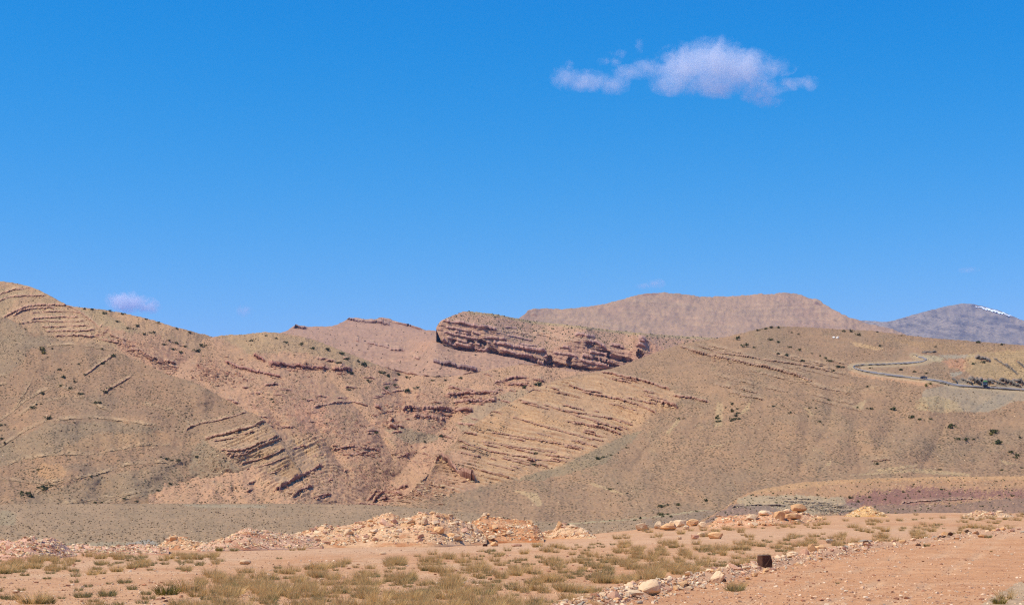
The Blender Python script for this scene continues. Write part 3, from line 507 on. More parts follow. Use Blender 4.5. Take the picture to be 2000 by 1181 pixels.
for k in range(26):
    u0 = random.uniform(1330, 1620); v0 = 668 + (u0 - 1330) * 0.12 + random.uniform(0, 1) ** 1.3 * 90; n_ = random.uniform(30, 110)
    L.ledge([(u0, v0), (u0 + n_ * 0.5, v0 + n_ * 0.13), (u0 + n_, v0 + n_ * 0.24)], random.uniform(0.3, 0.8), 8, 1.2, 0.45, 0.5, (140, 108, 82), 2.0, 0.35)
for k in range(9):
    g_ = [(random.uniform(690, 720), 1280 + 70 * k), (830, 1270 + 68 * k + random.uniform(-40, 40)), (960, 1230 + 70 * k + random.uniform(-60, 60))]
    dd_ = (L.U - curve(g_, 10)(L.V)) / random.uniform(10, 24); L.Y += random.uniform(3, 7) * np.exp(-np.abs(dd_) ** 1.4) * sstep(700, 800, L.V) * sstep(960, 900, L.V)
for pts, h in [([(1857, 740), (1872, 751)], 3), ([(1890, 740), (1900, 746), (1916, 752)], 4), ([(1910, 741), (1945, 754)], 3), ([(1930, 742), (1965, 754)], 2), ([(1950, 744), (1995, 757)], 3), ([(1975, 745), (2020, 756)], 3), ([(1875, 740), (1900, 752)], 2), ([(1962, 711), (1988, 733)], 1.6), ([(1985, 706), (2010, 726)], 1.6), ([(1904, 700), (1935, 706)], 3), ([(1800, 688), (1830, 687)], 1), ([(1940, 700), (1975, 722)], 1)]:
    L.ledge(pts, h, 4, 0.8, 0.1, 0.9, (92, 84, 76), 2.4, 0.1)
L.rocks(1870, 712, 30, 12, 1.6, 5, (196, 146, 114), 3); L.rocks(840, 955, 50, 25, 1.6, 6, (160, 112, 92), 4); L.rocks(1820, 790, 40, 14, 0.8, 4, (150, 134, 100), 5); L.rocks(1700, 760, 60, 8, 0.7, 5, (200, 164, 126), 6); L.rocks(1250, 790, 70, 30, 0.8, 6, (170, 130, 100), 7)
rd = np.array(ROAD_MAIN); near = np.full(L.U.shape, 99.0)
for a, b in zip(rd[:-1], rd[1:]):
    ab = b - a; tt = np.clip(((L.U - a[0]) * ab[0] + (L.V - a[1]) * ab[1]) / (ab @ ab), 0, 1)
    near = np.minimum(near, np.hypot(L.U - a[0] - tt * ab[0], (L.V - a[1] - tt * ab[1]) * 1.6))
keep = sstep(5, 14, near); L.dz *= keep; L.dy *= keep
L.C += (alb(190, 166, 132) - L.C) * (sstep(12, 6, near) * 0.6)[..., None]; L.scrub *= sstep(6, 14, near)
L.finish(M_HILL, ((10, 0.45), (3.6, 0.24)), (30, 120, 400), (2, 20, 120), keep=keep)
RIGHT = L

# ---- gravel plain of the valley, 0.25 to 0.75 km
L = Layer('valley_floor', -40, 1500, 2.4,
          [(-500, 984), (0, 984), (300, 983), (600, 983), (720, 985), (800, 990), (850, 994), (930, 1002), (1000, 1012), (1100, 1021), (1240, 1012), (1340, 999), (1440, 985), (1500, 990), (1600, 1010)],
          [(-500, 1110), (1700, 1085)], [(1110, 215), (1060, 320), (1020, 470), (985, 700), (970, 790)], 90, base=(174, 143, 112), edge=(420, 100), sm=4, bands=((200, 6), (70, 2)), rills=0, seed=31, jit=2.2)
L.mottle((162, 136, 107), 110, -0.05, 0.7, 2.5); L.mottle((186, 152, 120), 60, 0.1, 0.6, 2.5, 2)
L.paint((176, 160, 132), [(80, 1060), (300, 1056), (330, 1062), (100, 1068)], 0.6, 6); L.paint((168, 158, 146), [(240, 1062), (290, 1052), (310, 1062), (300, 1070)], 0.8, 3)
L.paint((186, 166, 128), [(1110, 1020), (1240, 1010), (1340, 998), (1450, 983), (1450, 987), (1340, 1002), (1240, 1014), (1110, 1024)], 0.8, 2, 8, scrub=0.1)
L.paint((156, 130, 108), [(1250, 1018), (1340, 1003), (1450, 987), (1500, 1000), (1480, 1040), (1300, 1040)], 0.7, 8)
L.paint((170, 154, 122), [(0, 995), (32, 1000), (30, 1025), (0, 1025)], 0.5, 6); L.paint((178, 160, 132), [(350, 984), (520, 986), (520, 992), (380, 990)], 0.6, 3)
L.finish(M_PLAIN, ((12, 0.25), (4, 0.12)), (60, 200), (2, 20))
PLAIN = L

# ---- low red and purple bank, 0.33 to 0.47 km
L = Layer('red_bank', 1360, 2050, 2.0,
          [(1300, 1035), (1360, 1020), (1410, 995), (1440, 972), (1460, 962), (1500, 952), (1560, 942), (1620, 938), (1700, 934), (1800, 931), (1900, 930), (2000, 929), (2500, 925)],
          [(1300, 1050), (2600, 1050)], [(1050, 320), (1010, 350), (985, 375), (960, 415), (930, 450)], 90, base=(190, 146, 110), edge=(0, 420), sm=4, bands=((150, 5), (50, 2)), rills=1.0, seed=37, jit=0.6)
L.mottle((200, 152, 110), 50, 0.0, 0.5, 2); L.mottle((168, 138, 106), 30, 0.15, 0.5, 2, 3)
L.paint((206, 162, 116), [(1440, 965), (1560, 938), (1700, 930), (2500, 920), (2500, 935), (1800, 938), (1650, 944), (1500, 960)], 0.6, 6)
L.paint((148, 104, 94), [(1620, 985), (1700, 960), (1800, 952), (1920, 958), (2500, 954), (2500, 968), (1900, 972), (1800, 985), (1700, 990)], 0.85, 12, 20, 0.8)
L.paint((148, 118, 102), [(1640, 1000), (1720, 985), (1860, 985), (1960, 972), (2500, 966), (2500, 1050), (1640, 1050)], 0.8, 8)
L.paint((188, 166, 134), [(1440, 970), (1560, 966), (1650, 972), (1655, 1000), (1560, 1005), (1480, 1000), (1440, 985)], 0.75, 8)
L.paint((146, 120, 108), [(1370, 1020), (1430, 985), (1500, 988), (1540, 1000), (1520, 1010), (1400, 1020)], 0.8, 6); L.paint((148, 118, 108), [(1640, 985), (1690, 978), (1670, 1000), (1640, 1004)], 0.8, 5)
for i in range(10):
    u0 = 1500 + 13 * i + random.uniform(-20, 20); v0 = 974 + 2.6 * i + random.uniform(-3, 3)
    L.ledge([(u0, v0), (u0 + 50, v0 + random.uniform(-2, 3)), (u0 + 90, v0 + 3)], 0.35, 4, 1.5, 0.8, 0.7, (128, 112, 98), 1.6, 0.5)
L.ledge([(1430, 990), (1480, 986), (1540, 988)], 0.5, 4, 1.2, 0.7, 0.7, (118, 98, 90), 2); L.ledge([(1760, 982), (1850, 976), (1900, 974)], 0.5, 5, 1.5, 0.5, 0.5, (180, 140, 120), 2)
L.rocks(1580, 992, 80, 16, 0.4, 4, (120, 112, 104), 3); L.rocks(1800, 940, 200, 8, 0.35, 4, (190, 140, 100), 4)
L.finish(M_BANK, ((9, 0.2), (3, 0.1)), (15, 60, 150), (1, 10, 30))
BANK = L

# ------------------------------------------------------------------ scatter tools
def hull(seed, n=13, box=(1, 1, 1), round_=0.5):
    r = np.random.default_rng(seed); p = r.normal(size=(n, 3)); p /= np.linalg.norm(p, axis=1)[:, None]
    p = p / (np.abs(p) ** 4).sum(1)[:, None] ** (0.25 * (1 - round_)) * (0.85 + 0.3 * r.random((n, 1))); p *= np.array(box) * 0.5
    bm = bmesh.new()
    for q in p: bm.verts.new(q)
    res = bmesh.ops.convex_hull(bm, input=bm.verts)
    junk = [g for g in res['geom_interior'] if isinstance(g, bmesh.types.BMVert)]
    if junk: bmesh.ops.delete(bm, geom=junk, context='VERTS')
    bm.verts.index_update(); bm.normal_update()
    v = np.array([x.co[:] for x in bm.verts]); f = np.array([[x.index for x in fc.verts] for fc in bm.faces if len(fc.verts) == 3]); bm.free()
    return v, f
ROCKS = [hull(100 + i, 14, (1, 0.8, 0.62), 0.35) for i in range(10)]
SLABS = [hull(200 + i, 14, (1.6, 0.9, 0.5), 0.1) for i in range(8)]
def dome(seed):
    r = np.random.default_rng(seed); a = np.arange(5) * 2 * np.pi / 5 + r.random(5) * 0.5
    v = [(0.5 * math.cos(t) * r.uniform(.7, 1.1), 0.5 * math.sin(t) * r.uniform(.7, 1.1), -0.06) for t in a] + [(0.36 * math.cos(t + .6), 0.36 * math.sin(t + .6), r.uniform(.2, .42)) for t in a] + [(0, 0, 0.5)]
    f = [[i, (i + 1) % 5, 5 + i] for i in range(5)] + [[(i + 1) % 5, 5 + (i + 1) % 5, 5 + i] for i in range(5)] + [[5 + i, 5 + (i + 1) % 5, 10] for i in range(5)]
    return np.array(v), np.array(f)
DOMES = [dome(i) for i in range(5)]
def scatter(name, temps, pos, size, mat, cols, parent=None, kind='stuff', rotz=None, tilt=0.3, squash=None):
    """many small pieces joined into one mesh"""
    pos = np.asarray(pos); n = len(pos); which = rng.integers(0, len(temps), n)
    rz = rng.uniform(0, 2 * np.pi, n) if rotz is None else rotz
    V, Fs, C, off = [], [], [], 0
    for k, (tv, tf) in enumerate(temps):
        idx = np.where(which == k)[0]
        if not len(idx): continue
        c, s_ = np.cos(rz[idx]), np.sin(rz[idx]); tx = rng.normal(0, tilt, len(idx))
        q = tv[None] * (np.asarray(size)[idx][:, None, None] if np.ndim(size) else size)
        if squash is not None: q = q * np.array(squash)
        x, y, z = q[..., 0], q[..., 1], q[..., 2]
        y, z = y * np.cos(tx)[:, None] - z * np.sin(tx)[:, None], y * np.sin(tx)[:, None] + z * np.cos(tx)[:, None]
        q = np.stack([x * c[:, None] - y * s_[:, None], x * s_[:, None] + y * c[:, None], z], -1) + pos[idx][:, None]
        V.append(q.reshape(-1, 3)); Fs.append((tf[None] + off + np.arange(len(idx))[:, None, None] * len(tv)).reshape(-1, 3)); off += len(idx) * len(tv)
        C.append(np.repeat(cols[idx], len(tv), 0))
    me = mesh_np(name, np.concatenate(V), np.concatenate(Fs), 3, mat, False, np.concatenate(C))
    return tag(link(name, me, parent), kind=kind)
def tint(n, rgbs, var=0.15):
    a = np.array([alb(*c) for c in rgbs])[rng.integers(0, len(rgbs), n)]
    return a * (1 + rng.normal(0, var, (n, 1)))
M_COL = col_mat('scattered_stone'); M_SCRUB = col_mat('scrub_leaf')

# blocks that have broken from the beds and outcrops, one mass per hill
def break_rocks(L, rgbs, step=5.0, kmin=0.3, jn=1.0, dense=1.0):
    pos, size, rot = [], [], []
    for pts, h, _g, _r, _s in L.beds:
        p = np.array(pts, float); ln = np.hypot(np.diff(p[:, 0]), np.diff(p[:, 1])).sum()
        for k in range(int(ln / step * dense)):
            u = random.uniform(p[0, 0], p[-1, 0]); v = np.interp(u, p[:, 0], p[:, 1]) + random.gauss(0.6, 1.2)
            if random.random() < 0.25: v += abs(random.gauss(0, 7))
            pos.append(L.at(u, v)); size.append(min(2.6, max(0.5, h) * random.uniform(kmin, 0.95))); rot.append(random.gauss(0, 0.35))
    for cu, cv, ru, rv, h, dip in L.jumbles:
        for k in range(int(ru * rv * 0.11 * jn * dense)):
            du = random.gauss(0, ru * 0.5); u = cu + du; v = cv + dip * du + random.gauss(0, rv * 0.5)
            pos.append(L.at(u, v)); size.append(h * random.uniform(0.25, 1.0) ** 1.5 * 1.1); rot.append(random.gauss(0, 0.5))
    pos = np.array(pos); size = np.array(size)
    pos[:, 2] += size * 0.12
    return scatter('broken_rock', SLABS + ROCKS[:4], pos, size, M_COL, tint(len(pos), rgbs), L.obj, 'stuff', np.array(rot), 0.15)
def ribs(L, hk=1.0, step=2.2, outk=0.75):
    """each bed as a broken lip of rock jutting from the slope, a part of its hill"""
    for pts, h, gaps, rgb, sd in L.beds:
        p = np.array(pts, float); n = max(4, int((p[-1, 0] - p[0, 0]) / step)); u = np.linspace(p[0, 0], p[-1, 0], n); z0 = u * 0
        v = np.interp(u, p[:, 0], p[:, 1]) + 1.1 * fbm(u, z0 + 5.5, 11, 3, sd)
        A = np.clip(0.6 + 1.1 * fbm(u, z0 + 1.7, 30, 2, sd + 3) + (0.5 - gaps) * 0.6 + 0.5 * fbm(u, z0 + 8, 7, 2, sd + 5), 0.0, 1.2) * np.clip(np.minimum(np.arange(n), np.arange(n)[::-1]) / 2.0, 0, 1)
        A = np.where(A < 0.25, 0.0, A); hh = h * hk * A
        q = np.array([L.at(a, b) for a, b in zip(u, v)]); q2 = np.array([L.at(a, b - 3.0 - 2.0 * min(h, 4)) for a, b in zip(u, v)])
        r1 = np.random.default_rng(sd); j = lambda k: r1.normal(0, k, n) * min(h, 2.5) * A
        out = outk * hh + 0.35 * A; nx = np.zeros(n)
        def off(dx, dy, dz): return q + np.stack([dx, dy, dz], -1)
        back = q2.copy(); back[:, 2] -= 0.25
        G = np.stack([back, off(j(.1), -out * 0.8 + j(.08), hh * 0.95 + j(.05)), off(j(.1), -out * 1.05 + j(.08), hh * 0.6 + j(.05)), off(j(.06), 0.25 + j(.05), hh * 0.05 + 0 * hh), off(nx, nx + 0.9, nx - 0.9)], 1)
        k = np.arange(n - 1); f = []
        idx = np.arange(n * 5).reshape(n, 5)
        f = np.stack([idx[:-1, :-1], idx[:-1, 1:], idx[1:, 1:], idx[1:, :-1]], -1).reshape(-1, 4)
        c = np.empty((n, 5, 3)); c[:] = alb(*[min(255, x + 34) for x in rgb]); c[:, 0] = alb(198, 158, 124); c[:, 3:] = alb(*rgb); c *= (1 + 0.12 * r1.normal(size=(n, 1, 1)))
        link('rock_ledge', mesh_np('rock_ledge', G.reshape(-1, 3), f, 4, M_COL, False, np.clip(c, 0.02, 1).reshape(-1, 3)), L.obj)
for L_, hk_ in ((MESA, 1.0), (TALUS, 0.8), (RAV, 0.8), (LEFTB, 0.75), (LEFTF, 0.75), (RIGHT, 0.8), (BANK, 0.8)): ribs(L_, hk_)
break_rocks(MESA, [(190, 146, 122), (174, 130, 112)], 7, 0.4)
break_rocks(RAV, [(190, 142, 116), (176, 126, 104), (206, 166, 134)])
break_rocks(LEFTB, [(190, 142, 116), (176, 128, 104), (204, 164, 132)])
break_rocks(LEFTF, [(184, 146, 114), (168, 130, 102), (206, 176, 138)])
break_rocks(RIGHT, [(196, 156, 120), (178, 136, 106), (212, 180, 142)], 5.0)
break_rocks(BANK, [(188, 164, 136), (150, 130, 116), (204, 180, 150)], 3, 0.5, 1.6)

# low scrub and loose stones over the slopes: nobody could count them
def scrub_on(L, n, s0, s1, rgbs=((132, 106, 78), (140, 114, 86), (114, 96, 68)), dens=None, name='low_scrub'):
    p = L.many(n, dens); sz = np.minimum(rng.uniform(s0, s1, len(p)) * (0.6 + 0.8 * rng.random(len(p)) ** 2), p[:, 1] / F * rng.uniform(2.0, 5.5, len(p)))
    return scatter(name, DOMES, p, sz, M_SCRUB, tint(len(p), rgbs, 0.2), L.obj, 'stuff', tilt=0.2)
def patchy(wl, t0, t1, seed): return lambda u, v: sstep(t0, t1, fbm(u, v * 1.5, wl, 3, seed))
scrub_on(PLAIN, 17000, 0.3, 0.85, ((146, 118, 90), (154, 126, 98), (126, 106, 80)))
scrub_on(LEFTF, 9000, 0.6, 1.4, dens=patchy(90, -0.5, 0.3, 5)); scrub_on(LEFTB, 4500, 0.7, 1.6); scrub_on(RAV, 5500, 0.7, 1.7, dens=patchy(60, -0.2, 0.3, 9))
scrub_on(RIGHT, 13000, 0.4, 1.1, dens=lambda u, v: (1 - 0.85 * inpoly(u, v, STR)) * sstep(-0.35, 0.3, fbm(u, v * 1.5, 80, 3, 12))); scrub_on(BANK, 2600, 0.3, 0.8, ((84, 84, 54), (70, 76, 46), (110, 92, 62)))
scrub_on(MESA, 1300, 1.2, 2.6, ((96, 88, 58), (84, 82, 52)), dens=lambda u, v: ((v < top_c(u)) * 1.0)); scrub_on(TALUS, 900, 1.2, 3.0, ((120, 96, 76), (100, 84, 66)))
for L_, n_, s_ in ((RAV, 3500, 1.2), (LEFTB, 1500, 1.2), (LEFTF, 2500, 0.9), (RIGHT, 4500, 0.9), (BANK, 2500, 0.4), (PLAIN, 1500, 0.6)):
    p = L_.many(n_); scatter('loose_stones', ROCKS[:5], p, rng.uniform(0.4, 1.0, len(p)) ** 2 * s_ + 0.15, M_COL, tint(len(p), [(214, 180, 142), (196, 156, 124), (224, 196, 160)]), L_.obj)

# snow lying along the shoulder of the far mountain
pts = []
for k in range(40):
    t = k / 39; u = 1904 + t * 84; vt = curve([(1904, 598.2), (1930, 602.2), (1960, 611), (1988, 622)])(u); vt += 1.2 + 0.8 * math.sin(k * 0.9); th = (0.6 + 4.2 * math.sin(min(1, t * 1.15) * math.pi) ** 0.8) * (0.75 + 0.25 * math.sin(k * 2.1))
    pts.append([SNOW_MT.at(u, vt), SNOW_MT.at(u, vt + th * 0.5), SNOW_MT.at(u, vt + th)])
G = np.array(pts); G[..., 2] += 5; G[..., 1] -= 6
i = np.arange(G.shape[0] * 3).reshape(-1, 3); f = np.stack([i[:-1, :-1], i[:-1, 1:], i[1:, 1:], i[1:, :-1]], -1).reshape(-1, 4)
M_SNOW = plain_mat('old_snow', (246, 248, 252), 0.7)
tag(link('snow', mesh_np('snow', G.reshape(-1, 3), f, 4, M_SNOW, True)), kind='stuff')

# ------------------------------------------------------------------ road
M_ASPH, t, b = newmat('worn_asphalt', 0.85)
tc = N(t, 'ShaderNodeTexCoord'); n1 = N(t, 'ShaderNodeTexNoise', Scale=0.25, Detail=5.0); t.links.new(tc.outputs['Object'], n1.inputs['Vector'])
t.links.new(mixrgb(t, ramp(t, n1.outputs[0], 0.3, 0.7), lin((126, 118, 114)), lin((152, 142, 136))), b.inputs['Base Color'])
M_SHOULDER = col_mat('gravel_shoulder')
def smoothline(p, n):
    p = np.array(p, float); d = np.concatenate([[0], np.cumsum(np.hypot(np.diff(p[:, 0]), np.diff(p[:, 1]) * 3))]); t_ = np.linspace(0, d[-1], n)
    return np.stack([gsm(np.interp(t_, d, p[:, 0]), 3), gsm(np.interp(t_, d, p[:, 1]), 3)], -1)
cl = smoothline(ROAD_MAIN, 220)
wid = np.interp(np.arange(220), [0, 60, 75, 100, 130, 150, 160, 190, 219], [2.8, 2.0, 3.4, 2.1, 2.6, 1.0, 0.7, 2.0, 1.2]) * 0.5
def ribbon(name, k0, k1, lift, mat, extra=0.0, parent=None):
    G = []
    for k in range(k0, k1):
        q = cl[k]; d = cl[min(k + 1, 219)] - cl[max(k - 1, 0)]; d /= np.hypot(*d) + 1e-9
        nx, ny = -d[1], d[0]; w_ = wid[k] + extra; row = []
        for sgn in (-1, -0.33, 0.33, 1):
            P = RIGHT.at(q[0] + nx * sgn * w_ * 2.2, q[1] + ny * sgn * w_); u_, v_ = q[0] + nx * sgn * w_ * 2.2, q[1] + ny * sgn * w_
            Yp = P[1]; row.append([(u_ - 1000) / F * Yp, Yp, ZC + (VH - v_) / F * Yp + lift])
        G.append(row)
    G = np.array(G)
    for ax in (1,):                                   # even out the lie of the carriageway
        for j in range(4): G[:, j, 1] = gsm(G[:, j, 1], 4)
    i = np.arange(G.shape[0] * 4).reshape(-1, 4); f = np.stack([i[:-1, :-1], i[:-1, 1:], i[1:, 1:], i[1:, :-1]], -1).reshape(-1, 4)
    return tag(link(name, mesh_np(name, G.reshape(-1, 3), f, 4, mat, True, np.tile(alb(188, 168, 140), (G.shape[0] * 4, 1)))), kind='structure'), G
o, _ = ribbon('road_shoulder', 0, 220, 0.35, M_SHOULDER, 0.55)
o, ROADG = ribbon('road', 0, 220, 0.6, M_ASPH)

# ------------------------------------------------------------------ near ground: a red gravel terrace
crest_y = curve([(-800, 100), (0, 104), (300, 108), (600, 112), (1000, 124), (1200, 132), (1400, 140), (1600, 150), (2000, 156), (2800, 156)], 40)
rise = curve([(-800, 0.0), (0, 0.05), (600, 0.1), (1000, 0.15), (1160, 0.7), (1250, 1.4), (1400, 1.6), (1600, 2.1), (1800, 2.25), (2000, 2.15), (2800, 2.2)], 60)
def gz_raw(u, Y):
    return rise(u) * np.clip((Y - 42) / 108, 0, 1.2) ** 1.6
BORDER = [(1080, 1206), (1150, 1183), (1200, 1168), (1280, 1150), (1350, 1136), (1400, 1126), (1490, 1106), (1560, 1093), (1640, 1078), (1700, 1067), (1760, 1061), (1800, 1056), (1880, 1046), (1940, 1040), (2000, 1033), (2100, 1024)]
_ys = np.concatenate([np.linspace(3, 30, 60), np.linspace(30.5, 150, 500)])
def g_find(u, v):
    """distance at which the terrace is seen at u, v"""
    vv = VH - (gz_raw(u, _ys) - ZC) * F / _ys
    k = np.argmin(np.abs(vv - v)); return float(min(_ys[k], crest_y(u) - 0.5))
_ra, _rb = np.array([(1150 - 1000) / F * 40.4, 40.4]), np.array([(1700 - 1000) / F * 95.0, 95.0]); _rt = (_rb - _ra) / np.linalg.norm(_rb - _ra)
def rut_d(x, y): return (x - _ra[0]) * _rt[1] - (y - _ra[1]) * _rt[0]      # metres to the right of the stone row
def g_xyz(x, y):
    u = 1000 + x / np.maximum(y, 1) * F
    r = np.hypot(x, y)
    dl = rut_d(x, y); wv_ = 0.25 * fbm(x, y, 7, 2, 55)
    z = gz_raw(u, y) + 0.10 * fbm(x, y, 9, 3, 51) + 0.04 * fbm(x, y, 1.3, 3, 52)
    for r_ in (2.0, 3.6, 5.6, 7.2, 10.5, 12.0): z = z - 0.05 * np.exp(-((dl + wv_ - r_) / 0.16) ** 2) * np.clip(0.6 + fbm(x, y, 6, 2, 57), 0, 1)
    return z
us = np.concatenate([np.linspace(-900, -60, 60), np.arange(-55, 2056, 4.0), np.linspace(2062, 2900, 60)])
yr = np.concatenate([np.geomspace(2.5, 36, 40)[:-1], 1 / np.linspace(1 / 36, 1 / 160, 210)])
U, Yg = np.meshgrid(us, yr, indexing='ij'); cy_ = crest_y(U)
Yg = Yg * (1 - (1 - cy_ / 160) * sstep(30, 160, Yg))
X = (U - 1000) / F * Yg; Z = g_xyz(X, Yg)
Xb, Yb, Zb = [X], [Yg], [Z]
for b_, d_ in ((2, 0.4), (6, 2.5), (14, 6.5), (40, 12), (110, 16)):
    yy = Yg[:, -1:] + b_; Xb.append((us[:, None] - 1000) / F * yy); Yb.append(yy); Zb.append(Z[:, -1:] - d_)
X = np.concatenate(Xb, 1); Yg = np.concatenate(Yb, 1); Z = np.concatenate(Zb, 1); G = np.stack([X, Yg, Z], -1)
# soil colours
Vg = VH - (Z - ZC) * F / Yg; Ug = 1000 + X / Yg * F
C = np.empty(X.shape + (3,)); C[:] = alb(220, 170, 130)
n = fbm(X, Yg, 14, 4, 61); C += (alb(212, 156, 114) - C) * (sstep(0, 0.3, n) * 0.6)[..., None]
n = fbm(X, Yg * 0.6, 5, 4, 62); C += (alb(226, 186, 150) - C) * (sstep(0.05, 0.35, n) * 0.5)[..., None]
bv = curve(BORDER)(Ug)
road_side = (Vg > bv + 4) & (Ug > 1080) & (Vg < 1300)
n = fbm(X, Yg * 2.5, 6, 4, 63); C += (alb(218, 160, 116) - C) * (road_side * 0.85)[..., None]; C += (alb(226, 176, 136) - C) * (road_side * sstep(0.0, 0.4, n) * 0.6)[..., None]
dl = rut_d(X, Yg) + 0.25 * fbm(X, Yg, 7, 2, 55)
for r_ in (2.0, 3.6, 5.6, 7.2, 10.5, 12.0): C += (alb(232, 190, 152) - C) * (road_side * np.exp(-((dl - r_) / 0.3) ** 2) * np.clip(0.5 + fbm(X, Yg, 6, 2, 57), 0, 1) * 0.6)[..., None]
n3 = fbm(X, Yg, 2.6, 4, 66); C += (alb(196, 140, 104) - C) * (sstep(0.1, 0.45, n3) * 0.5)[..., None]
trk = sstep(9, 3, np.abs(Vg - curve([(-100, 1112), (350, 1095), (600, 1076), (1000, 1068), (1300, 1052), (1600, 1040)])(Ug)) / 1.5)
C += (alb(226, 184, 150) - C) * (trk * 0.5)[..., None]
g2 = inpoly(Ug + 6 * n, Vg + 4 * n, [(1900, 1190), (1950, 1160), (1990, 1135), (2100, 1100), (2100, 1250), (1900, 1250)]); C += (alb(190, 176, 150) - C) * (g2 * 0.6)[..., None]
M_GROUND, t, b = newmat('red_gravel')
tc = N(t, 'ShaderNodeTexCoord'); at = N(t, 'ShaderNodeAttribute', attribute_name='Col')
n1 = N(t, 'ShaderNodeTexNoise', Scale=9.0, Detail=6.0, Roughness=0.7); n2 = N(t, 'ShaderNodeTexNoise', Scale=1.1, Detail=5.0, Roughness=0.65); vo = N(t, 'ShaderNodeTexVoronoi', Scale=11.0)
for q in (n1, n2, vo): t.links.new(tc.outputs['Object'], q.inputs['Vector'])
g = mixrgb(t, 1.0, at.outputs['Color'], mixrgb(t, ramp(t, n1.outputs[0], 0.28, 0.72), (0.62, 0.6, 0.58), (1.3, 1.28, 1.25)), 'MULTIPLY')
g = mixrgb(t, 1.0, g, mixrgb(t, ramp(t, n2.outputs[0], 0.3, 0.7), (0.86, 0.82, 0.79), (1.1, 1.12, 1.14)), 'MULTIPLY')
sc_ = N(t, 'ShaderNodeSeparateColor'); t.links.new(vo.outputs['Color'], sc_.inputs[0])
g = mixrgb(t, math2(t, 'MULTIPLY', math2(t, 'LESS_THAN', sc_.outputs[0], 0.3), ramp(t, vo.outputs['Distance'], 0.25, 0.4, 0.7, 0.0)), g, lk((220, 188, 158)))
g = mixrgb(t, math2(t, 'MULTIPLY', math2(t, 'LESS_THAN', sc_.outputs[1], 0.16), ramp(t, vo.outputs['Distance'], 0.25, 0.4, 0.7, 0.0)), g, lk((120, 78, 58)))
t.links.new(g, b.inputs['Base Color'])
bp = N(t, 'ShaderNodeBump', Strength=0.7, Distance=0.06); t.links.new(n1.outputs[0], bp.inputs['Height']); t.links.new(bp.outputs[0], b.inputs['Normal'])
nc, nr = X.shape; i = np.arange(nc * nr).reshape(nc, nr); f = np.stack([i[:-1, :-1], i[1:, :-1], i[1:, 1:], i[:-1, 1:]], -1).reshape(-1, 4)
GROUND = tag(link('ground', mesh_np('ground', G.reshape(-1, 3), f, 4, M_GROUND, True, C.reshape(-1, 3))), kind='structure')
def on_ground(u, v):
    y = g_find(u, v); x = (u - 1000) / F * y; return np.array([x, y, float(g_xyz(np.array([x]), np.array([y]))[0])])

# ------------------------------------------------------------------ stones as single pieces
M_PALE = rock_mat('pale_limestone', (240, 214, 182), (220, 182, 150), 3.0); M_BUFF = rock_mat('buff_stone', (232, 190, 146), (212, 162, 120), 3.0)
M_ROSE = rock_mat('rose_stone', (222, 180, 156), (200, 150, 126), 3.0); M_DARK = rock_mat('dark_brown_stone', (104, 72, 58), (66, 46, 40), 3.0); M_BLOCK = rock_mat('pale_topped_dark_stone', (104, 72, 58), (66, 46, 40), 3.0)
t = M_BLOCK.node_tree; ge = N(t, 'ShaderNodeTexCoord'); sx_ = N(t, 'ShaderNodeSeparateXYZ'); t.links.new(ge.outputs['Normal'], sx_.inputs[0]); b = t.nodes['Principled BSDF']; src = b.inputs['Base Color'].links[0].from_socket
t.links.new(mixrgb(t, ramp(t, sx_.outputs[2], 0.45, 0.8), src, lk((176, 156, 140))), b.inputs['Base Color'])   # paler grey blended in on faces that point up
M_GREY = rock_mat('grey_stone', (196, 182, 168), (160, 146, 134), 3.0)
def rock_mesh(vf, mat, name='stone'): return mesh_np(name, vf[0], vf[1], 3, mat, False)
STONE = {k: [rock_mesh(h_, m) for h_ in ROCKS[:5] + SLABS[:3]] for k, m in (('pale', M_PALE), ('buff', M_BUFF), ('rose', M_ROSE), ('dark', M_DARK), ('grey', M_GREY))}
def stone(parent, pos, size, kind, name='stone', flat=1.0):
    o = bpy.data.objects.new(name, random.choice(STONE[kind])); COL.objects.link(o)
    o.location = pos; o.scale = (size * random.uniform(0.8, 1.25), size * random.uniform(0.8, 1.2), size * random.uniform(0.75, 1.15) * flat)
    o.rotation_euler = (random.gauss(0, 0.25), random.gauss(0, 0.25), random.uniform(0, 6.28))
    if parent is not None: o.parent = parent
    return o
def boulder(seed, sx, sy, sz, mat, n=26, cuts=3, rnd=0.35, disp=0.09, boxy=False):
    """a larger stone: faceted hull, edges knocked off, surface roughened"""
    v, f = hull(seed, n, (sx, sy, sz), rnd)
    if boxy:
        v = np.array([(x * sx * random.uniform(.38, .5), y * sy * random.uniform(.38, .5), z * sz * random.uniform(.4, .5)) for x in (-1, 1) for y in (-1, 1) for z in (-1, 1)])
        f = np.array([(0, 1, 3), (0, 3, 2), (4, 6, 7), (4, 7, 5), (0, 4, 5), (0, 5, 1), (2, 3, 7), (2, 7, 6), (0, 2, 6), (0, 6, 4), (1, 5, 7), (1, 7, 3)])
    bm = bmesh.new(); vs_ = [bm.verts.new(p) for p in v]
    for q in f: bm.faces.new([vs_[k] for k in q])
    bmesh.ops.bevel(bm, geom=bm.edges[:], offset=min(sx, sy, sz) * 0.07, segments=1, affect='EDGES', clamp_overlap=True)
    bmesh.ops.triangulate(bm, faces=bm.faces[:]); bmesh.ops.subdivide_edges(bm, edges=bm.edges[:], cuts=1, use_grid_fill=True)
    from mathutils import noise
    for q in bm.verts: q.co += q.co.normalized() * (noise.fractal(q.co * (3.5 / max(sx, sz)) + Vector((seed, 0, 0)), 0.8, 2.0, 4) * disp * min(sx, sz))
    bmesh.ops.triangulate(bm, faces=bm.faces[:])
    me = bpy.data.meshes.new('boulder'); bm.to_mesh(me); bm.free(); me.materials.append(mat); return me

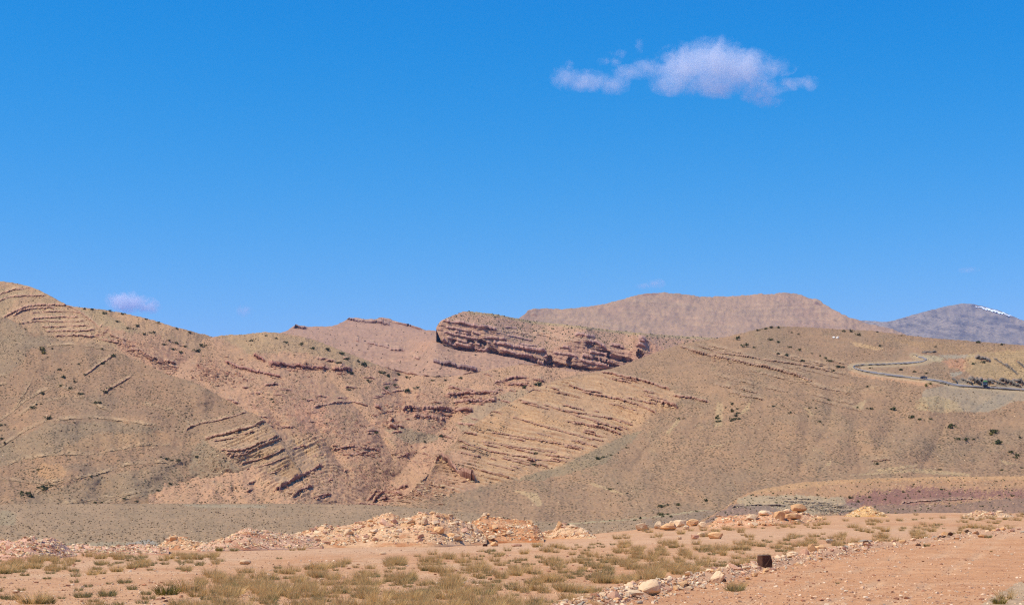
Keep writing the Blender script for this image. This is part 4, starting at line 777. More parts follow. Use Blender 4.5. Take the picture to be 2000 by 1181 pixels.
# ---- rubble heaps pushed up along the lip of the terrace
M_HEAP = col_mat('rubble_earth')
HEAPS = []
def on_heap(u, v):
    best = None
    for hu, hv, hp in HEAPS:
        d_ = (hu - u) ** 2 + (hv - v) ** 2; k = np.unravel_index(np.argmin(d_), d_.shape)
        if best is None or d_[k] < best[0]: best = (d_[k], hp[k].copy())
    return best[1]
def heap(name, label, top, basev, y0, depth, rgb, kinds, nbig, nsmall, bigpx=(10, 26), sm=2):
    u0, u1 = top[0][0], top[-1][0]; uu = np.arange(u0, u1 + 1, 1.6); tv = curve(top)(uu) + 1.6 * fbm(uu, uu * 0 + 2, 9, 3, int(u0) % 50 + 3); bvv = curve(basev)(uu)
    bvv = np.maximum(bvv, tv + 1.5)
    yy = gsm(np.array([g_find(a_, b_) for a_, b_ in zip(uu, bvv)]), 8); bvv = VH - (gz_raw(uu, yy) - ZC) * F / yy; bvv = np.maximum(bvv, tv + 1.0); ts = np.concatenate([np.linspace(0, 1, 34), np.linspace(1, 2, 14)[1:]])
    Ug = np.repeat(uu[:, None], len(ts), 1); fr = np.minimum(ts, 1)[None]; bk = np.maximum(ts - 1, 0)[None]
    V = bvv[:, None] + (tv - bvv)[:, None] * (1 - (1 - fr) ** 1.25)
    Yh = yy[:, None] + depth * (fr ** 1.1 + bk)
    P = W(Ug, V, Yh)
    base = (ZC + (VH - bvv) / F * yy)[:, None]
    P[..., 2] = np.where(ts[None] > 1, P[..., 2] - (P[..., 2] - base + 0.6) * bk ** 1.1, P[..., 2])
    amp = 0.16 * np.clip(np.sin(np.pi * np.clip(ts / 2, 0, 1)), 0, 1)[None]
    P[..., 2] += amp * (fbm(P[..., 0], P[..., 1] + P[..., 2], 1.6, 4, 71) * 1.6 + fbm(P[..., 0], P[..., 1] * 2 + P[..., 2] * 2, 0.5, 3, 72) * 0.7)
    P[:, 0, 2] -= 0.35
    HEAPS.append((1000 + P[:, :34, 0] / P[:, :34, 1] * F, VH - (P[:, :34, 2] - ZC) * F / P[:, :34, 1], P[:, :34]))
    Cc = np.empty(P.shape); Cc[:] = alb(*rgb); nn = fbm(P[..., 0], P[..., 2] * 2 + P[..., 1], 2.2, 4, 73)
    Cc += (alb(*[min(255, c + 16) for c in rgb]) - Cc) * sstep(0, 0.3, nn)[..., None]; Cc += (alb(rgb[0] - 22, rgb[1] - 40, rgb[2] - 44) - Cc) * (sstep(0.05, 0.35, -nn) * 0.8)[..., None]
    i = np.arange(P.shape[0] * P.shape[1]).reshape(P.shape[:2]); f = np.stack([i[:-1, :-1], i[1:, :-1], i[1:, 1:], i[:-1, 1:]], -1).reshape(-1, 4)
    o = tag(link('rubble_heap', mesh_np('rubble_heap', P.reshape(-1, 3), f, 4, M_HEAP, True, Cc.reshape(-1, 3))), label, 'rubble heap', 'rubble heaps along the terrace edge')
    nt_ = 36
    def pick():
        a = random.randrange(2, len(uu) - 2); b_ = random.randrange(3, nt_); return P[a, b_].copy()
    for k in range(nbig):
        p = pick(); sz = (random.uniform(*bigpx) * random.choice((0.6, 0.8, 1.0))) * p[1] / F; p[2] += sz * 0.02; stone(o, p, sz * 0.9, random.choice(kinds))
    nsmall = int(nsmall * 1.45); ps = np.array([pick() for _ in range(nsmall)]); scatter('small_stones', ROCKS, ps, rng.uniform(0.05, 0.1, nsmall) + 0.22 * rng.random(nsmall) ** 3, M_COL, tint(nsmall, [(236, 204, 162), (220, 182, 142), (244, 218, 184), (192, 146, 112)]), o)
    return o, P
heap('heap', 'pinkish rubble heap at the left edge of the photo', [(-140, 1070), (-60, 1058), (0, 1053), (14, 1055), (30, 1056), (50, 1051), (62, 1051), (72, 1054), (95, 1050), (104, 1053), (118, 1060), (135, 1070), (150, 1080)], [(-140, 1086), (0, 1094), (60, 1094), (110, 1090), (150, 1084)], [(-140, 84), (150, 84)], 6, (212, 162, 136), ['rose', 'rose', 'pale', 'buff'], 70, 900, (7, 15))
heap('heap', 'low pinkish line of rubble left of the orange heap', [(120, 1068), (140, 1066), (165, 1066), (200, 1067), (250, 1068), (275, 1063), (290, 1063), (310, 1067), (330, 1070)], [(120, 1082), (330, 1082)], [(120, 92), (330, 94)], 4, (210, 162, 136), ['rose', 'pale'], 50, 500, (6, 13))
heap('heap', 'small orange rubble heap left of the long heap', [(300, 1070), (312, 1064), (322, 1056), (334, 1048), (342, 1048), (352, 1051), (360, 1049), (376, 1054), (394, 1058), (410, 1062), (425, 1068)], [(300, 1074), (425, 1076)], [(300, 97), (425, 97)], 4, (214, 168, 130), ['buff', 'pale', 'rose'], 36, 350, (7, 16))
heap('heap', 'pinkish rubble heap joined to the left end of the long heap', [(385, 1066), (400, 1060), (430, 1054), (450, 1044), (462, 1037), (480, 1031), (500, 1030), (512, 1034), (532, 1038), (560, 1042), (580, 1044), (600, 1048), (630, 1060)], [(385, 1078), (500, 1074), (630, 1070)], [(385, 98), (630, 102)], 6, (212, 164, 134), ['rose', 'pale', 'buff'], 60, 700, (7, 15))
heap('heap', 'long high heap of pale stones in the middle of the terrace edge', [(555, 1052), (580, 1043), (600, 1035), (625, 1028), (636, 1022), (650, 1030), (670, 1024), (690, 1022), (712, 1017), (730, 1012), (748, 1004), (758, 1002), (770, 1003), (782, 1011), (800, 1012), (815, 1005), (830, 1000), (848, 1000), (862, 1003), (880, 1007), (895, 1014), (912, 1022), (930, 1030), (950, 1044)], [(555, 1068), (700, 1068), (850, 1068), (950, 1064)], [(555, 104), (950, 112)], 8, (216, 170, 132), ['pale', 'pale', 'buff', 'rose', 'rose'], 180, 1600, (8, 22))
heap('heap', 'bare reddish earth heap at the right end of the long heap', [(890, 1036), (905, 1028), (920, 1020), (932, 1014), (946, 1006), (956, 1008), (980, 1008), (1000, 1014), (1020, 1016), (1040, 1021), (1050, 1030), (1062, 1046)], [(890, 1063), (1062, 1058)], [(890, 113), (1062, 118)], 7, (204, 146, 104), ['buff', 'buff', 'pale'], 60, 700, (7, 18))
heap('heap', 'small heap of pale stones right of the reddish earth heap', [(1045, 1042), (1062, 1038), (1080, 1036), (1090, 1024), (1097, 1021), (1106, 1027), (1122, 1026), (1136, 1034), (1148, 1040), (1165, 1048)], [(1045, 1052), (1165, 1051)], [(1045, 122), (1165, 126)], 5, (216, 172, 134), ['pale', 'pale', 'rose'], 46, 350, (7, 16))
heap('heap', 'orange earth heap with boulders at its right end, right of centre', [(1385, 1028), (1394, 1018), (1402, 1010), (1425, 1006), (1450, 1005), (1470, 1006), (1490, 1004), (1510, 1000), (1525, 1000), (1545, 998), (1570, 1000), (1590, 1006), (1610, 1014)], [(1385, 1032), (1500, 1028), (1610, 1018)], [(1385, 122), (1610, 126)], 6, (214, 160, 122), ['buff', 'pale', 'buff'], 34, 500, (8, 18))
heap('heap', 'small yellowish cone of gravel in front of the purple bank', [(1650, 1006), (1662, 1001), (1676, 993), (1688, 989), (1702, 990), (1712, 996), (1722, 1002), (1736, 1007)], [(1650, 1009), (1736, 1009)], [(1650, 140), (1736, 140)], 5, (222, 176, 120), ['buff'], 14, 260, (5, 10))
heap('heap', 'small low heap of pale stones near the right edge', [(1880, 1007), (1895, 1002), (1910, 998), (1922, 996), (1934, 999), (1950, 999), (1965, 1004), (1980, 1008)], [(1880, 1011), (1980, 1011)], [(1880, 140), (1980, 140)], 4, (216, 176, 140), ['pale', 'rose'], 26, 200, (6, 13))

# single boulders that stand out, each with its own shape
def big(u, v, wpx, hpx, mat, label, seed, dpth=0.8, y=None, rz=0.0, ry=0.0, rnd=0.35, cat='boulder', name='boulder', dist=None, boxy=False):
    p = on_ground(u, v) if dist is None else on_heap(u, v)
    sx, sz = wpx * p[1] / F * 1.12, hpx * p[1] / F * 1.25
    o = link(name, boulder(seed, sx, sx * dpth, sz, mat, rnd=rnd, boxy=boxy)); o.location = (p[0], p[1], p[2] + sz * 0.36); o.rotation_euler = (0, ry, rz)
    return tag(o, label, cat, 'boulders on the gravel terrace')
big(1267, 1162, 48, 28, M_PALE, 'largest pale rounded boulder in the stone row near the bottom edge', 11, 0.8, ry=-0.18, rnd=0.7)
big(1196, 1176, 30, 22, M_ROSE, 'pinkish pale boulder at the near end of the stone row', 12, 0.8, rnd=0.6)
big(1303, 1141, 18, 12, M_PALE, 'small tilted pale slab just right of the largest boulder', 13, 0.5, ry=-0.5, rnd=0.1)
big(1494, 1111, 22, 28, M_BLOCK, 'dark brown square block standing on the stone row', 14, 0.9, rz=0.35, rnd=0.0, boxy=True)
big(1548, 1090, 20, 14, M_PALE, 'pale rounded stone just right of the dark block', 15, 0.8, rnd=0.7)
big(1571, 1090, 15, 17, M_ROSE, 'rose brown stone between the rounded stone and the leaning slab', 16, 0.8, rnd=0.2)
big(1586, 1078, 14, 16, M_BUFF, 'buff leaning slab in the stone row', 17, 0.4, ry=-0.6, rnd=0.1)
big(1602, 1075, 25, 11, M_BUFF, 'long buff stone right of the leaning slab', 18, 0.6, rnd=0.4)
big(1402, 1138, 22, 22, M_PALE, 'pale pointed boulder where the row meets the grass', 19, 0.7, ry=0.3, rnd=0.3)
big(1350, 1134, 20, 12, M_PALE, 'pale low stone with a dark underside in the row', 20, 0.7, rnd=0.5)
big(1428, 1116, 20, 14, M_PALE, 'pale stone left of the dark block', 21, 0.8, rnd=0.4)
big(1690, 1062, 26, 9, M_GREY, 'flat pale grey slab at the far end of the row', 22, 0.7, rnd=0.2)
big(1693, 1068, 15, 11, M_DARK, 'reddish dark stone in front of the flat grey slab', 23, 0.8)
big(1826, 1054, 12, 9, M_GREY, 'bluish grey stone on the far stone line', 24, 0.8)
big(1620, 1060, 13, 8, M_GREY, 'small white stone in the grass behind the row', 25, 0.8)
big(478, 1102, 22, 9, M_PALE, 'flat cream stone lying in grass left of centre', 26, 0.7, rnd=0.6)
big(158, 1070, 9, 7, M_PALE, 'small cream stone on the low rubble line at left', 27, 0.8, rnd=0.7, dist=91)
big(1250, 1179, 10, 7, M_GREY, 'small grey stone at the bottom edge below the row', 40, 0.8)
for k, (u, v, w_, h_, lb) in enumerate([(1254, 1033, 26, 16, 'leftmost boulder of the pale boulder group behind the grass'), (1287, 1030, 17, 16, 'second boulder from the left in the pale group'), (1306, 1032, 34, 14, 'broad low boulder in the middle of the pale group'), (1313, 1018, 18, 13, 'highest boulder of the pale group'), (1328, 1026, 22, 15, 'rounded boulder right of the highest one'), (1352, 1024, 22, 14, 'wide pale boulder towards the right of the group'), (1372, 1027, 18, 11, 'last low boulder at the right end of the group'), (1340, 1030, 12, 8, 'small boulder in front of the wide pale boulder')]):
    big(u, v + 2, w_ * 0.9, h_ * 0.9, M_BUFF if k % 3 == 2 else M_PALE, lb, 50 + k, 0.8, rnd=0.12)
for k, (u, v, w_, h_, m, lb) in enumerate([(1397, 1051, 28, 12, M_BUFF, 'long orange buff boulder alone in the grass right of the group'), (1358, 1052, 15, 10, M_ROSE, 'rose stone left of the long orange boulder'), (1370, 1048, 14, 9, M_PALE, 'pale stone just behind the long orange boulder'), (1327, 1053, 9, 6, M_PALE, 'small white stone by the track below the boulder group'), (965, 1066, 15, 9, M_BUFF, 'buff boulder by the track below the reddish heap'), (948, 1066, 10, 5, M_DARK, 'dark flat stone left of the buff boulder by the track'), (1008, 1066, 20, 5, M_ROSE, 'flat reddish slab on the track'), (748, 1082, 12, 5, M_PALE, 'pale flat stone on the track below the long heap'), (612, 1064, 22, 12, M_PALE, 'pale pinkish boulder at the foot of the left heap')]):
    big(u, v, w_, h_, m, lb, 70 + k, 0.7, rnd=0.45)
for k, (u, v, w_, h_, m, lb) in enumerate([(1557, 997, 30, 13, M_BUFF, 'largest orange block on top of the right heap'), (1523, 1013, 24, 15, M_BUFF, 'orange block with a dark underside on the right heap'), (1548, 1013, 30, 10, M_BUFF, 'broad flat block at the foot of the right heap'), (1537, 1002, 14, 9, M_PALE, 'pale block between the orange ones on the right heap'), (1496, 1005, 24, 9, M_PALE, 'long pale block left on the right heap'), (1470, 1014, 22, 9, M_PALE, 'cream block low on the left of the right heap'), (858, 1041, 20, 12, M_BUFF, 'overhanging orange block on the long heap'), (886, 1050, 24, 10, M_BUFF, 'orange block at the foot of the long heap'), (906, 1058, 16, 10, M_BUFF, 'rounded orange block at the foot of the long heap, rightmost'), (958, 1053, 16, 8, M_PALE, 'tilted pale slab on the reddish heap'), (948, 1008, 9, 7, M_PALE, 'pale stone on the crest of the reddish heap'), (680, 1046, 16, 12, M_PALE, 'cream rounded boulder on the left slope of the long heap'), (830, 1022, 14, 13, M_PALE, 'cream boulder near the top of the long heap'), (1093, 1030, 9, 12, M_BUFF, 'upright orange stone on the small pale heap'), (337, 1055, 14, 9, M_BUFF, 'dark-shadowed orange stone on the small orange heap')]):
    dd = 121.5 if u > 1400 else (107.5 if u < 930 and u > 600 else (111 if u < 1000 and u > 900 else (124 if u > 1000 else 98)))
    big(u, v, w_, h_, m, lb, 90 + k, 0.8, dist=dd, rnd=0.3, rz=random.uniform(-0.4, 0.4))

# ---- stone row along the dirt road
pb = np.array(BORDER, float)
root = bpy.data.objects.new('stone_row', None); COL.objects.link(root); tag(root, 'rough row of loose stones edging the dirt road at lower right', 'stone row')
cum = np.concatenate([[0], np.cumsum(np.hypot(np.diff(pb[:, 0]), np.diff(pb[:, 1])))])
def border_pt(spread):
    while True:
        d_ = random.uniform(0, cum[-1]); u = np.interp(d_, cum, pb[:, 0]); v = np.interp(d_, cum, pb[:, 1]); k = np.interp(u, [1100, 1600, 2000], [1.0, 0.6, 0.45])
        if u > 1720 and random.random() < 0.5: continue
        return u + random.gauss(0, 12) * k, v + random.gauss(2, spread) * k
pr = []
for d_ in np.linspace(0, cum[-1], 160):                # low earth ridge under the stones
    u = np.interp(d_, cum, pb[:, 0]); v = np.interp(d_, cum, pb[:, 1]); pr.append(on_ground(u, v))
pr = np.array(pr); tn = np.gradient(pr, axis=0); tn[:, 2] = 0; tn /= np.linalg.norm(tn, axis=1)[:, None]; nm = np.stack([-tn[:, 1], tn[:, 0], tn[:, 2] * 0], -1)
ww = np.linspace(-1, 1, 13); amp = 0.16 + 0.10 * fbm(np.arange(160.0), np.zeros(160), 9, 3, 5)
amp *= np.interp(np.interp(np.linspace(0, cum[-1], 160), cum, pb[:, 0]), [1080, 1700, 1760, 2100], [1, 1, 0.55, 0.5])
Pm = pr[:, None] + nm[:, None] * (ww[None, :, None] * 0.75); Pm[..., 2] = g_xyz(Pm[..., 0], Pm[..., 1]) + amp[:, None] * (1 - ww[None] ** 2) ** 1.2 * 1.4 - 0.02 + 0.05 * fbm(Pm[..., 0], Pm[..., 1], 0.4, 3, 8) * (1 - ww[None] ** 2)
i = np.arange(160 * 13).reshape(160, 13); f = np.stack([i[:-1, :-1], i[1:, :-1], i[1:, 1:], i[:-1, 1:]], -1).reshape(-1, 4)
link('earth_ridge', mesh_np('earth_ridge', Pm.reshape(-1, 3), f, 4, M_HEAP, True, np.tile(alb(214, 166, 130), (160 * 13, 1)) * (1 + 0.2 * fbm(Pm[..., 0], Pm[..., 1], 0.5, 3, 4).reshape(-1, 1))), root)
def ridge_z(p):
    d2 = np.hypot(pr[:, 0] - p[0], pr[:, 1] - p[1]); k = int(np.argmin(d2)); return amp[k] * 1.4 * max(0, 1 - (d2[k] / 0.75) ** 2) ** 1.2
for k in range(290):
    u, v = border_pt(7); p = on_ground(u, v); sz = random.choice((random.uniform(5, 9), random.uniform(7, 14), random.uniform(4, 8))) * p[1] / F * np.interp(u, [1100, 1700], [1.9, 1.1]); p[2] += ridge_z(p) + sz * 0.14
    stone(root, p, sz, random.choice(['pale', 'pale', 'rose', 'buff', 'buff', 'grey', 'dark'] if random.random() < 0.35 else ['pale', 'rose', 'pale', 'buff']))
ps = []
for k in range(2600):
    u, v = border_pt(10); p = on_ground(u, v); p[2] += ridge_z(p) + 0.01; ps.append(p)
scatter('small_stones', ROCKS, np.array(ps), rng.uniform(0.04, 0.17, 2600), M_COL, tint(2600, [(238, 204, 172), (222, 178, 146), (206, 156, 124), (226, 204, 178)]), root)
# gravel strewn over the terrace
ps = []; 
for k in range(15000):
    u = random.uniform(-80, 2080); v = random.uniform(1010, 1200) if random.random() < 0.3 else random.uniform(1060, 1200); y = g_find(u, v)
    if y > crest_y(u) - 1: continue
    x = (u - 1000) / F * y; ps.append((x, y, 0))
ps = np.array(ps); ps[:, 2] = g_xyz(ps[:, 0], ps[:, 1]) + 0.005
scatter('gravel', ROCKS, ps, rng.uniform(0.02, 0.07, len(ps)) * (1 + 1.8 * (rng.random(len(ps)) < 0.08)), M_COL, tint(len(ps), [(226, 186, 154), (206, 160, 130), (170, 118, 92), (236, 206, 178)]), GROUND)

# ------------------------------------------------------------------ grass
def grass_mat(name, c0, c1):
    m, t, b = newmat(name, 0.8)
    oi = N(t, 'ShaderNodeObjectInfo'); tc = N(t, 'ShaderNodeTexCoord'); n1 = N(t, 'ShaderNodeTexNoise', Scale=9.0, Detail=2.0); t.links.new(tc.outputs['Object'], n1.inputs['Vector'])
    g = mixrgb(t, ramp(t, n1.outputs[0], 0.3, 0.7), lk(c0), lk(c1))
    g = mixrgb(t, 1.0, g, mixrgb(t, oi.outputs['Random'], (0.85,) * 3, (1.15,) * 3), 'MULTIPLY'); t.links.new(g, b.inputs['Base Color'])
    tr_ = N(t, 'ShaderNodeBsdfTranslucent'); t.links.new(g, tr_.inputs[0]); mx = N(t, 'ShaderNodeMixShader'); mx.inputs[0].default_value = 0.4; t.links.new(b.outputs[0], mx.inputs[1]); t.links.new(tr_.outputs[0], mx.inputs[2]); t.links.new(mx.outputs[0], t.nodes['Material Output'].inputs[0])
    return m
M_STRAW = grass_mat('dry_straw', (238, 206, 148), (218, 180, 124)); M_GREEN = grass_mat('grey_green_blades', (158, 152, 112), (130, 130, 90)); M_OLIVE = grass_mat('olive_blades', (142, 128, 86), (112, 108, 68)); M_YEL = grass_mat('yellow_green_blades', (150, 136, 66), (118, 112, 56))
def blades(seed, n, r0, h, spread, w, droop=0.25):
    """n thin blades fanning out of one root"""
    r = np.random.default_rng(seed); a = r.uniform(0, 2 * np.pi, n); rr = r0 * np.sqrt(r.random(n)); th = spread * np.sqrt(r.random(n)) * (0.35 + 0.65 * rr / r0); hh = h * r.uniform(0.55, 1.0, n)
    bx, by = rr * np.cos(a), rr * np.sin(a); dx, dy = np.cos(a + r.normal(0, .5, n)) * np.sin(th), np.sin(a + r.normal(0, .5, n)) * np.sin(th); dz_ = np.cos(th)
    px, py = -np.sin(a + 1.3), np.cos(a + 1.3); ww = w * r.uniform(0.6, 1.2, n)
    V = []
    b0 = np.stack([bx, by, bx * 0 - 0.02], -1); mid = b0 + np.stack([dx, dy, dz_], -1) * (hh * 0.55)[:, None]; tip = mid + np.stack([dx * (1 + droop), dy * (1 + droop), dz_ * (1 - droop)], -1) * (hh * 0.5)[:, None]
    sd_ = np.stack([px * ww, py * ww, px * 0], -1) * 0.5
    v = np.stack([b0 - sd_, b0 + sd_, mid - sd_ * 0.8, mid + sd_ * 0.8, tip], 1)
    f = np.array([[0, 1, 3], [0, 3, 2], [2, 3, 4]])[None] + (np.arange(n) * 5)[:, None, None]
    return v.reshape(-1, 3), f.reshape(-1, 3)
def tuft_mesh(seed, parts, mats):
    V, Fs, MI, off = [], [], [], 0
    for k, p in enumerate(parts):
        v, f = blades(seed * 10 + k, *p); V.append(v); Fs.append(f + off); MI.append(np.full(len(f), k, np.int32)); off += len(v)
    me = mesh_np('grass_tuft', np.concatenate(V), np.concatenate(Fs), 3, None, True)
    for m in mats: me.materials.append(m)
    me.polygons.foreach_set('material_index', np.concatenate(MI)); return me
# kinds: n, root radius, height, spread, blade width
TUFTS = {'straw': [tuft_mesh(i, [(80, 0.15, 0.2, 1.0, 0.020), (190, 0.22, 0.46, 0.75, 0.010)], [M_OLIVE, M_STRAW]) for i in range(5)],
         'green': [tuft_mesh(20 + i, [(150, 0.2, 0.26, 1.1, 0.018), (80, 0.2, 0.4, 0.8, 0.010)], [M_GREEN, M_STRAW]) for i in range(5)],
         'dark': [tuft_mesh(40 + i, [(130, 0.18, 0.24, 1.15, 0.020), (80, 0.2, 0.42, 0.8, 0.010)], [M_OLIVE, M_STRAW]) for i in range(4)],
         'yellow': [tuft_mesh(60 + i, [(150, 0.2, 0.36, 0.8, 0.02), (50, 0.2, 0.48, 0.6, 0.012)], [M_YEL, M_STRAW]) for i in range(2)]}
LAB = {'straw': ('dry straw-coloured grass tuft with a darker root on the red terrace', 'dry straw grass tufts'), 'green': ('grey-green low grass tuft on the red terrace', 'grey-green grass tufts'), 'dark': ('dark olive low bushy tuft on the red terrace', 'dark olive grass tufts'), 'yellow': ('yellow-green upright grass tuft standing on bare soil', 'yellow-green grass tufts')}
ORD = ['leftmost'] + [w_ + ' from the left' for w_ in 'second third fourth fifth sixth seventh eighth ninth tenth eleventh twelfth thirteenth fourteenth fifteenth sixteenth seventeenth eighteenth nineteenth twentieth'.split()] 
def rank_words(k, n): return ORD[k] if k <= n // 2 else ORD[n - 1 - k].replace('left', 'right')
ZONE = {}
def zone(u, v):
    if u < 430: return 'on the bare soil at bottom left' if v > 1124 else ('below the pinkish heap at the left edge' if u < 220 else 'below the small orange heap')
    if u < 720: return 'along the bottom edge left of centre' if v > 1148 else 'in the grass below the pinkish middle heap'
    if u < 1000: return 'along the bottom edge at centre' if v > 1148 else 'in the grass below the long stone heap'
    if u < 1200: return 'left of the largest boulder' if v > 1100 else 'below the small pale heap'
    if u < 1480: return 'behind the stone row by the largest boulder' if v > 1100 else ('in the dense grass below the boulder group' if v > 1058 else 'just in front of the boulder group')
    if u < 1720: return 'just behind the row right of the dark block' if v > 1056 else 'below the orange heap with boulders'
    if v > 1090: return 'at the bottom right corner'
    return 'by the far stone line at right' if v > 1026 else 'near the yellowish gravel cone'
KW = {'straw': 'dry straw tuft', 'green': 'grey-green tuft', 'dark': 'dark olive tuft', 'yellow': 'yellow-green tuft'}
def tuft(p, size, kind, label=None):
    o = bpy.data.objects.new('grass_tuft', random.choice(TUFTS[kind])); COL.objects.link(o); o.location = p; k = size
    o.scale = (k * random.uniform(0.85, 1.25), k * random.uniform(0.85, 1.25), k * random.uniform(0.85, 1.15)); o.rotation_euler = (0, 0, random.uniform(0, 6.28))
    u = 1000 + p[0] / p[1] * F; ZONE.setdefault((zone(u, VH - (p[2] - ZC) * F / p[1]), kind), []).append((u, o))
    return tag(o, label or LAB[kind][0], 'grass tuft', LAB[kind][1])
# where grass grows on the terrace, in photo positions: polygon, tufts per 1000 px^2, share of straw
FIELDS = [([(-80, 1098), (60, 1090), (150, 1078), (330, 1078), (430, 1078), (420, 1112), (300, 1118), (150, 1122), (-80, 1124)], 12.0, 0.6),
          ([(-80, 1124), (420, 1112), (420, 1200), (-80, 1200)], 1.3, 0.35),
          ([(380, 1082), (560, 1078), (570, 1092), (400, 1098)], 1.6, 0.3),
          ([(390, 1124), (560, 1112), (700, 1094), (900, 1080), (1100, 1062), (1230, 1062), (1480, 1060), (1490, 1098), (1350, 1128), (1220, 1150), (1130, 1182), (1120, 1200), (380, 1200)], 9.5, 0.6),
          ([(1080, 1064), (1480, 1058), (1480, 1098), (1340, 1126), (1200, 1140), (1080, 1120)], 6.0, 0.8),
          ([(1180, 1036), (1400, 1030), (1420, 1048), (1200, 1054)], 8, 0.7), ([(1050, 1044), (1180, 1042), (1180, 1054), (1060, 1056)], 2.5, 0.4),
          ([(1400, 1030), (1700, 1006), (2080, 1000), (2080, 1020), (1900, 1044), (1700, 1060), (1500, 1096), (1480, 1060)], 13.0, 0.7),
          ([(560, 1064), (640, 1064), (640, 1072), (560, 1074)], 5, 0.4), ([(1930, 1168), (2060, 1140), (2060, 1200), (1930, 1200)], 2.0, 0.2)]
cand = []
for poly, dens_, straw in FIELDS:
    xs_ = [p[0] for p in poly]; ys_ = [p[1] for p in poly]; n_ = int((max(xs_) - min(xs_)) * (max(ys_) - min(ys_)) / 1000 * dens_)
    u = rng.uniform(min(xs_), max(xs_), n_); v = rng.uniform(min(ys_), max(ys_), n_)
    k = inpoly(u, v, poly) & (fbm(u, v * 3, 36, 3, 88) > -0.08)
    for a_, b_ in zip(u[k], v[k]):
        patch = float(fbm(np.array([a_]), np.array([b_ * 3.0]), 120, 2, 99)[0])
        cand.append((a_, b_, 'straw' if random.random() < straw + patch * 0.8 else ('green' if random.random() < 0.62 else 'dark')))
SINGLE = [(20, 1171, 'green', 1.0), (66, 1179, 'straw', 1.5), (162, 1166, 'green', 1.0), (210, 1163, 'green', 1.25), (258, 1151, 'green', 0.8), (285, 1160, 'green', 0.7), (325, 1160, 'yellow', 1.5), (372, 1154, 'straw', 1.6), (396, 1138, 'dark', 0.8), (183, 1175, 'dark', 0.6), (48, 1124, 'dark', 0.7), (8, 1120, 'dark', 1.3), (92, 1130, 'green', 0.6), (428, 1077, 'yellow', 1.1), (458, 1076, 'green', 1.3), (543, 1111, 'green', 0.8), (1434, 1152, 'green', 1.3), (1440, 1150, 'straw', 1.2), (1635, 1141, 'dark', 0.35), (1810, 1065, 'dark', 0.9), (1930, 1050, 'green', 1.2), (1936, 1076, 'dark', 0.4), (1250, 1110, 'dark', 1.3), (1184, 1121, 'dark', 1.4), (720, 1160, 'dark', 1.5), (480, 1148, 'dark', 1.1), (600, 1150, 'dark', 1.2), (1952, 1178, 'yellow', 0.9), (1330, 1043, 'straw', 1.4)]
cand.sort(key=lambda c: -c[1]); keep_ = [c for c in cand if -30 < c[0] < 2030]
nleft = 300 - len(SINGLE)
w_ = np.array([(c[1] - 985) ** 1.5 for c in keep_]); pickd = set(rng.choice(len(keep_), min(nleft, len(keep_)), replace=False, p=w_ / w_.sum()).tolist())
for (u, v, kd, sz) in SINGLE: tuft(on_ground(u, v), sz * 0.85, kd)
rest = {k: [] for k in TUFTS}
for k, c in enumerate(keep_):
    p = on_ground(c[0], c[1]); sz = random.uniform(0.5, 1.1) * (1.15 if c[2] == 'straw' else 0.9)
    if k in pickd: tuft(p, sz, c[2])
    else: rest[c[2]].append((p, sz))
for (zn, kd), lst in ZONE.items():
    lst.sort(key=lambda c: c[0])
    for k, (u, o) in enumerate(lst): o['label'] = (KW[kd] + ' ' + zn) if len(lst) == 1 else (KW[kd] + ' ' + zn + ', ' + rank_words(k, len(lst)))
def thin(me, frac, seed):
    v = np.empty(len(me.vertices) * 3); me.vertices.foreach_get('co', v); v = v.reshape(-1, 5, 3); mi = np.empty(len(me.polygons), np.int32); me.polygons.foreach_get('material_index', mi); mi = mi[::3]
    k = np.random.default_rng(seed).random(len(v)) < frac; return v[k], mi[k]
V, MI = [], []; mats = [M_OLIVE, M_STRAW, M_GREEN]; mp_ = {'straw': (0, 1), 'green': (2, 1), 'dark': (0, 1), 'yellow': (2, 1)}
for kd, lst in rest.items():
    for q, (p, sz) in enumerate(lst):
        v, mi = thin(TUFTS[kd][q % len(TUFTS[kd])], 0.55, q); a = random.uniform(0, 6.28); c_, s_ = math.cos(a), math.sin(a)
        x = v.copy(); x[..., 0], x[..., 1] = v[..., 0] * c_ - v[..., 1] * s_, v[..., 0] * s_ + v[..., 1] * c_; x = x * sz + np.array(p); V.append(x.reshape(-1, 3)); MI.append(np.array(mp_[kd], np.int32)[mi])
V = np.concatenate(V); MI = np.repeat(np.concatenate(MI), 3); nb = len(V) // 5
f = (np.array([[0, 1, 3], [0, 3, 2], [2, 3, 4]])[None] + (np.arange(nb) * 5)[:, None, None]).reshape(-1, 3)
me = mesh_np('dry_grass', V, f, 3, None, True)
for m in mats: me.materials.append(m)
me.polygons.foreach_set('material_index', MI); tag(link('dry_grass', me), 'dry straw and grey-green grass growing between the larger tufts', 'grass', kind='stuff')

